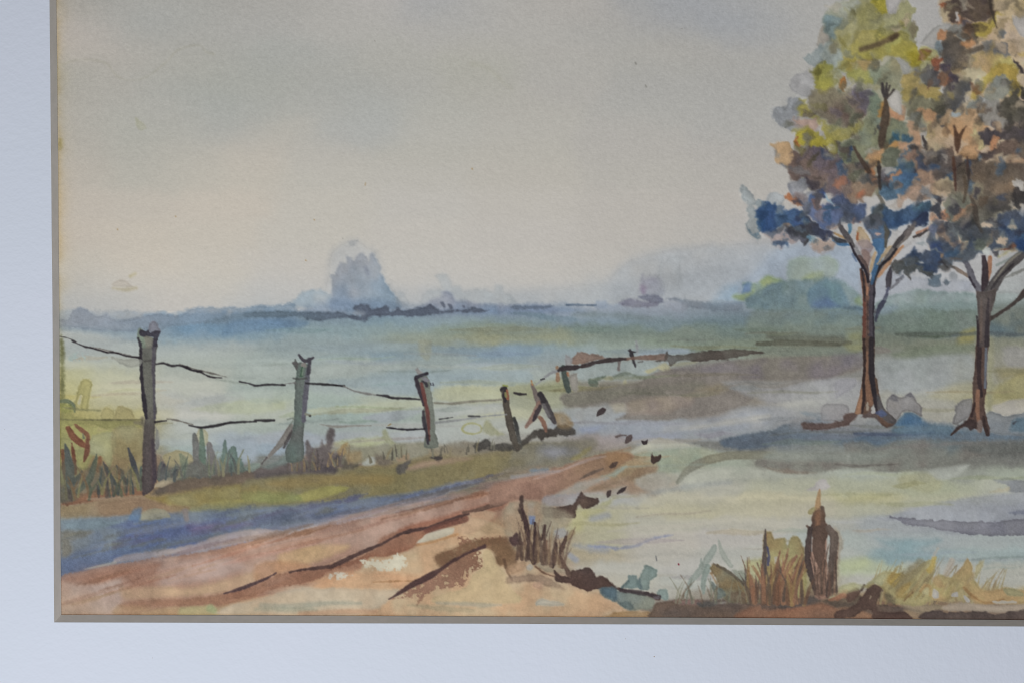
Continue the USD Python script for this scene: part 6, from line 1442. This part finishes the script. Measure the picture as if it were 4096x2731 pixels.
# ------------------------------------------------------------------ materials
paint_mat = usdkit.material(stage, '/World/Looks/watercolour_paper', {
    'col': ('attribute', {'attribute': 'pigment'}),
    'tc': ('texture_coordinate', {}),
    'n1': ('noise_texture', {'scale': 1500.0, 'detail': 3.0, 'roughness': .6}),
    'n2': ('noise_texture', {'scale': 420.0, 'detail': 2.0}),
    'add': ('math', {'math_type': 'add'}),
    'bump': ('bump', {'strength': .32, 'distance': .00022}),
    'p': ('principled_bsdf', {'roughness': .85, 'specular_ior_level': .12})},
    [('tc.object', 'n1.vector'), ('tc.object', 'n2.vector'), ('n1.fac', 'add.value1'), ('n2.fac', 'add.value2'), ('add.value', 'bump.height'),
     ('col.color', 'p.base_color'), ('bump.normal', 'p.normal')], surface='p.BSDF')
mat_face = usdkit.material(stage, '/World/Looks/mat_face', {
    'tc': ('texture_coordinate', {}),
    'n1': ('noise_texture', {'scale': 1100.0, 'detail': 3.0, 'roughness': .6}),
    'n2': ('noise_texture', {'scale': 260.0, 'detail': 3.0}),
    'n3': ('noise_texture', {'scale': 28.0, 'detail': 3.0}),
    'add': ('math', {'math_type': 'add'}),
    'tint': ('rgb_ramp', {'ramp': [(.3, (.765, .767, .765)), (.5, (.772, .772, .772)), (.7, (.78, .774, .777))]}),
    'bump': ('bump', {'strength': .38, 'distance': .00022}),
    'p': ('principled_bsdf', {'roughness': .8, 'specular_ior_level': .15})},
    [('tc.object', 'n1.vector'), ('tc.object', 'n2.vector'), ('tc.object', 'n3.vector'), ('n1.fac', 'add.value1'), ('n2.fac', 'add.value2'), ('add.value', 'bump.height'),
     ('n3.fac', 'tint.fac'), ('tint.color', 'p.base_color'), ('bump.normal', 'p.normal')], surface='p.BSDF')
core = usdkit.material(stage, '/World/Looks/mat_core', {
    'tc': ('texture_coordinate', {}),
    'm': ('mapping', {'scale': (1, 1, 3)}),
    'n': ('noise_texture', {'scale': 500.0, 'detail': 3.0}),
    'r': ('rgb_ramp', {'ramp': [(.3, (.56, .50, .41)), (.7, (.61, .54, .45))]}),
    'p': ('principled_bsdf', {'roughness': .9, 'specular_ior_level': .1})},
    [('tc.object', 'm.vector'), ('m.vector', 'n.vector'), ('n.fac', 'r.fac'), ('r.color', 'p.base_color')], surface='p.BSDF')
speck_mat = usdkit.material(stage, '/World/Looks/foxing', {'p': ('principled_bsdf', {'base_color': (.42, .29, .16), 'roughness': .9})}, surface='p.BSDF')


def tag(prim, **kw):
    for k, v in kw.items():
        prim.SetCustomDataByKey(k, v)


# ------------------------------------------------------------------ the painting: one sheet, each painted thing a part
def sheet_part(path, ids, label=None):
    J, I = np.nonzero(np.isin(CELL, ids))
    if len(J) == 0:
        return None
    q = np.stack([J * NX + I, (J + 1) * NX + I, (J + 1) * NX + I + 1, J * NX + I + 1], 1)
    u, inv = np.unique(q, return_inverse=True)
    m = UsdGeom.Mesh.Define(stage, path)
    m.CreatePointsAttr(Vt.Vec3fArray.FromNumpy(V.reshape(-1, 3)[u]))
    m.CreateFaceVertexCountsAttr(Vt.IntArray.FromNumpy(np.full(len(q), 4, np.int32)))
    m.CreateFaceVertexIndicesAttr(Vt.IntArray.FromNumpy(inv.reshape(-1).astype(np.int32)))
    m.CreateSubdivisionSchemeAttr('none')
    UsdGeom.PrimvarsAPI(m).CreatePrimvar('pigment', Sdf.ValueTypeNames.Color3fArray, 'vertex').Set(Vt.Vec3fArray.FromNumpy(PIG.reshape(-1, 3)[u]))
    UsdShade.MaterialBindingAPI.Apply(m.GetPrim()).Bind(paint_mat)
    if label:
        tag(m.GetPrim(), label=label)
    return m


CELL = ID[:-1, :-1].copy()
painting = UsdGeom.Xform.Define(stage, '/World/watercolour_painting')
tag(painting.GetPrim(), label='watercolour landscape of two trees, a fence and a road, inside the white mat', category='painting')
LIST = [
    ('sky', 'sky', 'pale grey and cream washed sky'),
    ('far_woods', 'far_woods', 'misty blue woods on the horizon'),
    ('hedge', 'hedge', 'dark blue hedge line on the horizon'),
    ('far_bushes', 'far_bushes', 'green and blue bushes behind the left tree'),
    ('meadow', 'meadow', 'pale green and yellow meadow washes'),
    ('tree_shadow', 'tree_shadow', 'blue and grey shade under the two trees'),
    ('water_streak', 'water_streak', 'grey brush streak at the right of the meadow'),
    ('verge', 'verge', 'olive and ochre verge below the fence'),
    ('road', 'road', 'sienna road with its blue shaded side'),
    ('rut', 'rut', 'dark brown ruts along the road'),
    ('sand_bank', 'sand_bank', 'cream sand with dry brown brush marks'),
    ('clod', 'clod', 'large dark brown clod beside the road'),
    ('brushwood', 'brushwood', 'grey brown brushwood at the foot of the posts'),
    ('leafy_plants', 'leafy_plants', 'yellow, red and teal plants at the left edge'),
    ('grass_clump', 'grass_clump', 'green grey grass clumps right of the tallest post'),
    ('fence_line', 'fence_line', 'thin dark far stretch of the fence'),
    ('sapling', 'sapling', 'thin dark twig between the two trunks'),
    ('dry_grass', 'dry_grass', 'dark brown dry grass at the road edge'),
    ('root', 'root', 'dark brown root'),
    ('creeper', 'creeper', 'teal leaves around the brown root'),
    ('bank', 'bank', 'dark orange brown bank along the lower edge'),
    ('green_grass', 'grass_tuft', 'pale green bent blades'),
    ('tall_blade', 'tall_blade', 'tall dark pointed blade'),
    ('yellow_grass', 'grass_tuft_001', 'yellow and rust tuft left of the stump'),
    ('stump', 'stump', 'brown splintered stump'),
    ('log', 'log', 'dark brown broken wood by the lower edge'),
    ('ochre_tuft', 'grass_tuft_002', 'ochre tuft right of the stump'),
    ('ochre_tuft2', 'grass_tuft_003', 'pale ochre tuft at the lower right'),
]
posts = ['tall grey post nearest the left edge', 'green grey post with a splintered top and leaning stick', 'post with a red streak and a pale cap',
         'short dark post with an orange patch', 'crossed dark and pink posts', 'small dark green post', 'tiny dark post on the far fence']
for i, l in enumerate(posts):
    LIST.append(('post_%d' % i, 'fence_post' + ('_%03d' % i if i else ''), l))
for i in range(7):
    LIST.append(('wire_%d' % i, 'fence_wire' + ('_%03d' % i if i else ''), None))
for i in range(7):
    LIST.append(('stone_%d' % i, 'stone' + ('_%03d' % i if i else ''), None))
for i, l in enumerate(('grey shrub left of the left trunk', 'grey crested shrub between the trunks', 'grey shrub left of the right trunk', 'low blue grey shrub right of the right trunk')):
    LIST.append(('shrub_%d' % i, 'shrub' + ('_%03d' % i if i else ''), l))
LIST += [('tree0', 'tree', 'trunk and boughs of the left tree, brown and blue'), ('crown0', 'tree/crown', 'yellow, teal and blue crown'),
         ('tree1', 'tree_001', 'trunk and boughs of the right tree, dark brown'), ('crown1', 'tree_001/crown', 'brown, orange and grey crown')]
for key, path, label in LIST:
    if key in PARTS:
        sheet_part('/World/watercolour_painting/' + path, [PARTS.index(key)], label)

# ------------------------------------------------------------------ the mat: face, bevelled core
def P3(x, y, z):
    s = (EYE - z) / EYE                       # the pixel seen at height z
    return ((x - 2048) * PX * s, (1365.5 - y) * PX * s, z)


face_z, low_z = MAT_Z, GAP
R, T = 4830, -430
outer = {'l': [(198, 0), (204.7, 683), (211, 1366), (214.3, 2049), (216.5, 2487)], 'b': [(216.5, 2487), (1024, 2489.5), (2048, 2493), (3072, 2497.5), (4096, 2503.5), (R + 28, 2508)]}
inner = {'l': [(225.5, 0), (232.5, 683), (237.5, 1366), (241.5, 2049), (245, 2457.4)], 'b': [(245, 2457.4), (1024, 2459.2), (2048, 2464.6), (3072, 2470), (4096, 2478), (R, 2483)]}
ol = [(194, T - 28)] + outer['l']; il = [(221.5, T)] + inner['l']
ob, ib = outer['b'], inner['b']
orr = [(R + 28, 2508), (R + 28, T - 28)]; ir = [(R, 2483), (R, T)]
ot = [(R + 28, T - 28), (194, T - 28)]; it = [(R, T), (221.5, T)]
mat = UsdGeom.Xform.Define(stage, '/World/picture_mat')
tag(mat.GetPrim(), label='broad white board with a sloping grey inner edge, lying around the painting', category='picture mat')
RND = .00012


def dense(a, n=40):
    """Resample a run of points and give a knife-cut edge its slight waver."""
    a = np.array(a, float)
    s = np.concatenate([[0], np.cumsum(np.linalg.norm(np.diff(a, axis=0), axis=1))])
    t = np.linspace(0, s[-1], n)
    return np.stack([np.interp(t, s, a[:, k]) for k in (0, 1)], 1)


def strip(A, B):
    v = np.array(A + B); n = len(A)
    f = [(i, n + i, n + i + 1, i + 1) for i in range(n - 1)]
    return v, np.array(f)


SEG = 60
for name, (o, i), out in (('bevel', (ol, il), None), ('bevel_001', (ob, ib), None), ('bevel_002', (orr, ir), None), ('bevel_003', (ot, it), None)):
    o2, i2 = dense(o, SEG), dense(i, SEG)
    jit = rng.normal(0, .5, (2, SEG, 2)); jit[:, 0] = jit[:, -1] = 0
    o3 = o2 + jit[0] * .5
    rows = []
    for w_, z in ((0, face_z - .00004), (.06, face_z - .00012), (1, low_z)):
        rows.append([P3(*(o3[k] + w_ * (i2[k] - o3[k])), z) for k in range(SEG)])
    rows.append([P3(*(i2[k] - .3 * (i2[k] - o3[k])), .0001) for k in range(SEG)])      # underside running back
    v = np.array(sum(rows, [])); f = []
    for r in range(3):
        for k in range(SEG - 1):
            a, bb = r * SEG + k, (r + 1) * SEG + k
            f.append((a, bb, bb + 1, a + 1))
    usdkit.mesh(stage, '/World/picture_mat/' + name, (v, np.array(f)), core, smooth=30)

# face: four boards of paper meeting on the mitres, a hair of rounding at the cut
big = (-1500, -1700, 6100, 4000)
of = ol[:-1] + ob[:-1] + orr[:-1] + ot[:-1]
ring = dense(ol, SEG)[:-1].tolist() + dense(ob, SEG)[:-1].tolist() + dense(orr, SEG)[:-1].tolist() + dense(ot, SEG)[:-1].tolist()
ring = np.array(ring)
cx, cy = (194 + R + 28) / 2, (T - 28 + 2500) / 2
far = []
for x, y in ring:
    dx, dy = x - cx, y - cy
    k = min(((big[2] if dx > 0 else big[0]) - cx) / dx if abs(dx) > 1e-6 else 1e9, ((big[3] if dy > 0 else big[1]) - cy) / dy if abs(dy) > 1e-6 else 1e9)
    far.append((cx + dx * k, cy + dy * k))
far = np.array(far)
n = len(ring)
rows = [[P3(x, y, face_z - .00004) for x, y in ring]]
rows.append([P3(*(ring[k] + (far[k] - ring[k]) / np.linalg.norm(far[k] - ring[k]) * 3.0), face_z) for k in range(n)])
for u_ in (.1, .4, 1.0):
    rows.append([P3(*(ring[k] + u_ * (far[k] - ring[k])), face_z) for k in range(n)])
rows.append([P3(*far[k], .0001) for k in range(n)])
v = np.array(sum(rows, [])); f = []
for r in range(len(rows) - 1):
    for k in range(n):
        k2 = (k + 1) % n
        f.append((r * n + k, (r + 1) * n + k, (r + 1) * n + k2, r * n + k2))
f = np.array(f)[:, ::-1]
usdkit.mesh(stage, '/World/picture_mat/mat_face', (v, f), mat_face, smooth=40)

# small flecks on the face of the mat
for k, (x, y, r_) in enumerate(((2048 + 1306 / ZS, 2048 + 1322 / ZS, 2.6), (2048 + 1040 / ZS, 2048 + 1160 / ZS, 1.6), (1400 / ZS, 2048 + 1335 / ZS, 1.5), (40 / ZS, 1366 + 805 / ZS, 1.5))):
    a = np.linspace(0, 2 * np.pi, 9)[:-1]
    rr = r_ * (1 + .25 * rng.standard_normal(8))
    top = [P3(x + .5 * rr[j] * math.cos(a[j]), y + .5 * rr[j] * math.sin(a[j]), face_z + .00003) for j in range(8)]
    bot = [P3(x + rr[j] * math.cos(a[j]), y + rr[j] * math.sin(a[j]), face_z - .00001) for j in range(8)]
    v = np.array([P3(x, y, face_z + .00004)] + top + bot)
    f = [(0, 1 + (j + 1) % 8, 1 + j) for j in range(8)]
    f += [t_ for j in range(8) for t_ in ((1 + j, 1 + (j + 1) % 8, 9 + j), (1 + (j + 1) % 8, 9 + (j + 1) % 8, 9 + j))]
    usdkit.mesh(stage, '/World/picture_mat/speck' + ('_%03d' % k if k else ''), (v, np.array(f)), speck_mat)
